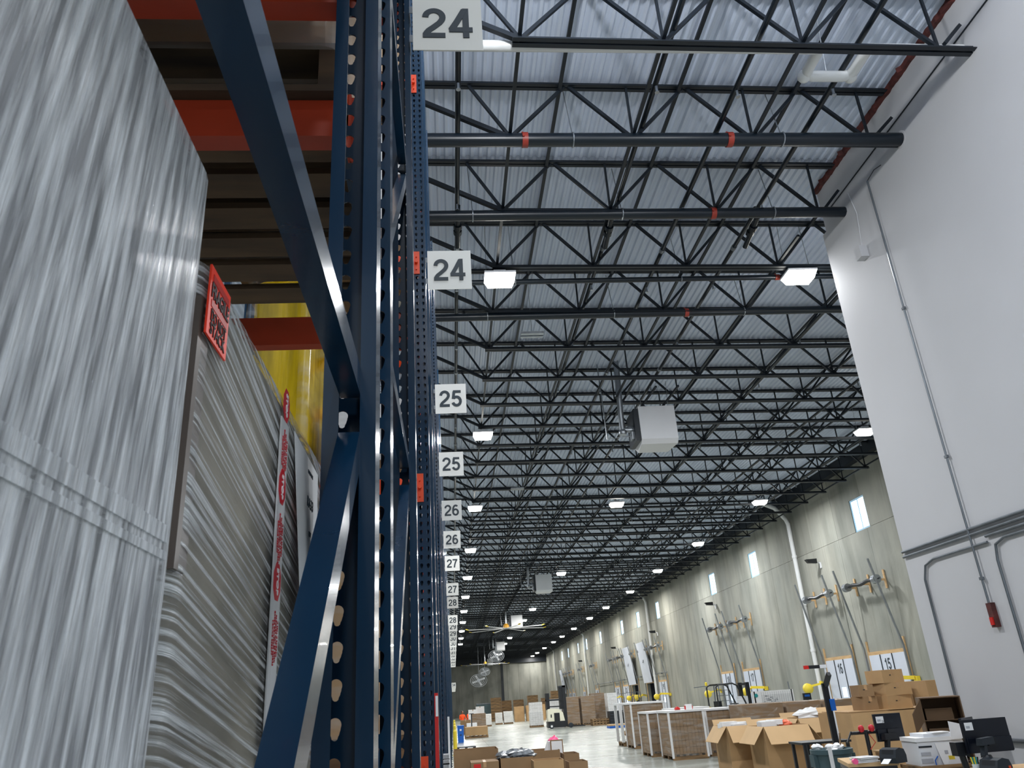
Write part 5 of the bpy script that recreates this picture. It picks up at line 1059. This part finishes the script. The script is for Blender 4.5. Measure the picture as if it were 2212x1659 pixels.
for k, (px, lb) in enumerate([(999, 'person in an orange vest sitting at the far left, nearer the racks'), (1013, 'person in an orange vest sitting beside the white cartons')]):
    p = pY(px, 1560, 68); t = thing('work_stool', (p.x, 68+k, 0), '%s dark stool under a person in orange' % ['left', 'right'][k], 'stool', 'stools'); MB().lathe([(.18,.50),(.19,.53),(.17,.56)], 12).build('seat', M['dark'], t); MB().tube([(0,0,.02),(0,0,.5)], .03, 8).lathe([(.22,0),(.2,.03)], 12).build('stem', M['dark'], t)
    person(p.x, 68+k, .64, .4+math.pi*k*.2, lb)
# near cartons at the lower edge
Yc = 18.2
xa, xb = pY(980,1640,Yc).x, pY(1077,1640,Yc).x; h_ = pY(1040,1619,Yc).z
carton(xa, Yc, xb, Yc+1.0, h_, 'large brown open box at the lower edge beside the racks', .3, flaps='', mt='card2')
xa2, xb2 = pY(1017,1650,17.2).x, pY(1077,1650,17.2).x; h2 = pY(1050,1645,17.2).z
t = closed(xa2, 17.1, xb2, 17.9, 0, h2, 'carton with a red label in front of the large brown box', mt='card2', hole=False); MB().box(-.22,-.404,h2-.24,-.08,-.4,h2-.03).build('red_label', M['red'], t)
xa, xb = pY(1078,1650,17.6).x, pY(1150,1650,17.6).x
carton(xa+.02, 17.3, xb, 18.3, .72, 'open box full of grey plastic bags at the lower edge', .3, flaps='', mt='card2')
rr = random.Random(9)
for k, (px, py, r) in enumerate([(1092,1640,.22),(1108,1643,.24),(1128,1634,.26),(1136,1640,.22),(1118,1650,.22)]):
    p = pY(px, py, 17.75); crumple('poly_mailer', M['poly'], (p.x, 17.75+rr.uniform(-.2,.2), max(.74, p.z)), r, ['leftmost grey plastic bag heaped in the open box', 'second grey plastic bag from the left in the open box', 'top grey plastic bag in the open box', 'rightmost grey plastic bag in the open box', 'lowest grey plastic bag in the open box'][k], 'bag', 40+k, .45, 9, 'grey bags in the open box')
p = pY(1125, 1627, 17.9); crumple('plastic_bag', M['pink'], (p.x, 17.9, p.z), .13, 'pink plastic bag on the heap of grey bags', 'bag', 50)
xa, xb = pY(1152,1640,18.6).x, pY(1211,1640,18.6).x; carton(xa, 18.6, xb, 19.5, pY(1180,1621,18.6).z, 'brown open box with white sheets and a pink bag', .3, flaps='', mt='card2'); zz = pY(1180,1621,18.6).z
p = pY(1186, 1614, 19.0); tag(MB().prism([(-.2,-.3),(.2,-.3),(.14,.12),(-.02,.12)], -.12, .12, 'y').build('foam_wedge', M['paper'], None, (p.x, 19.0, p.z)), 'white foam wedge sticking out of the brown box', 'packing foam')
p = pY(1200, 1606, 19.1); crumple('plastic_bag', M['pink'], (p.x-.02, 19.15, p.z), .14, 'bright pink bag sticking out of the brown box', 'bag', 51, 1.1)
p = pY(1203, 1616, 18.85); t = thing('framed_panel', (p.x, 18.85, p.z-.3), 'brown framed white panel standing in the brown box', 'panel'); MB().box(-.12,-.02,0,.12,.02,.45).build('panel', M['paper'], t); MB().box(-.14,-.025,0,-.12,.025,.47).box(.12,-.025,0,.14,.025,.47).box(-.12,-.025,.45,.12,.025,.47).build('frame', M['card2'], t)
xa, xb = pY(1150,1650,16.9).x, pY(1214,1650,16.9).x; carton(xa, 16.6, xb, 17.2, pY(1180,1640,16.9).z, 'shallow open box with tan rims at the lower edge', .2, flaps='', mt='card')
xa, xb = pY(1214,1640,18.2).x, pY(1250,1640,18.2).x; carton(xa+.05, 18.2, xb+.02, 18.9, pY(1230,1628,18.2).z, 'right brown box behind the last carton at the lower edge', .2, flaps='', mt='card2')
xa, xb = pY(1225,1650,17.2).x, pY(1265,1650,17.2).x; carton(xa, 16.9, xb, 17.5, pY(1240,1643,17.2).z, 'small open carton at the right end of the lower row', .2, flaps='', mt='card2')
# scissor ladder and rolling cage by the doors
for k, (x, y, lb) in enumerate([(15.4, 47.0, 'grey rolling ladder with handrail before door 17'), (15.6, 70.5, 'grey steel stair cage before the open dock doors')]):
    t = thing('rolling_ladder', (x, y, 0), lb, 'ladder')
    for sx in (-.35, .35):
        for sy in (-.5, .5): MB().bar((sx,sy,0),(sx*.8,sy*.8,2.0), .05, .05).build('post', M['dsteel'], t)
    for j in range(6): MB().box(-.32,-.45+.08*j,.3+.28*j,.32,-.2+.08*j,.33+.28*j).build('step', M['dsteel'], t)
    for sx in (-.3, .3): MB().bar((sx,-.42,1.98),(sx,.42,1.98), .04, .04).build('handrail', M['dsteel'], t)
    MB().bar((-1.6,0,1.95),(.4,0,2.05), .04, .04).build('top_rail', M['dsteel'], t)
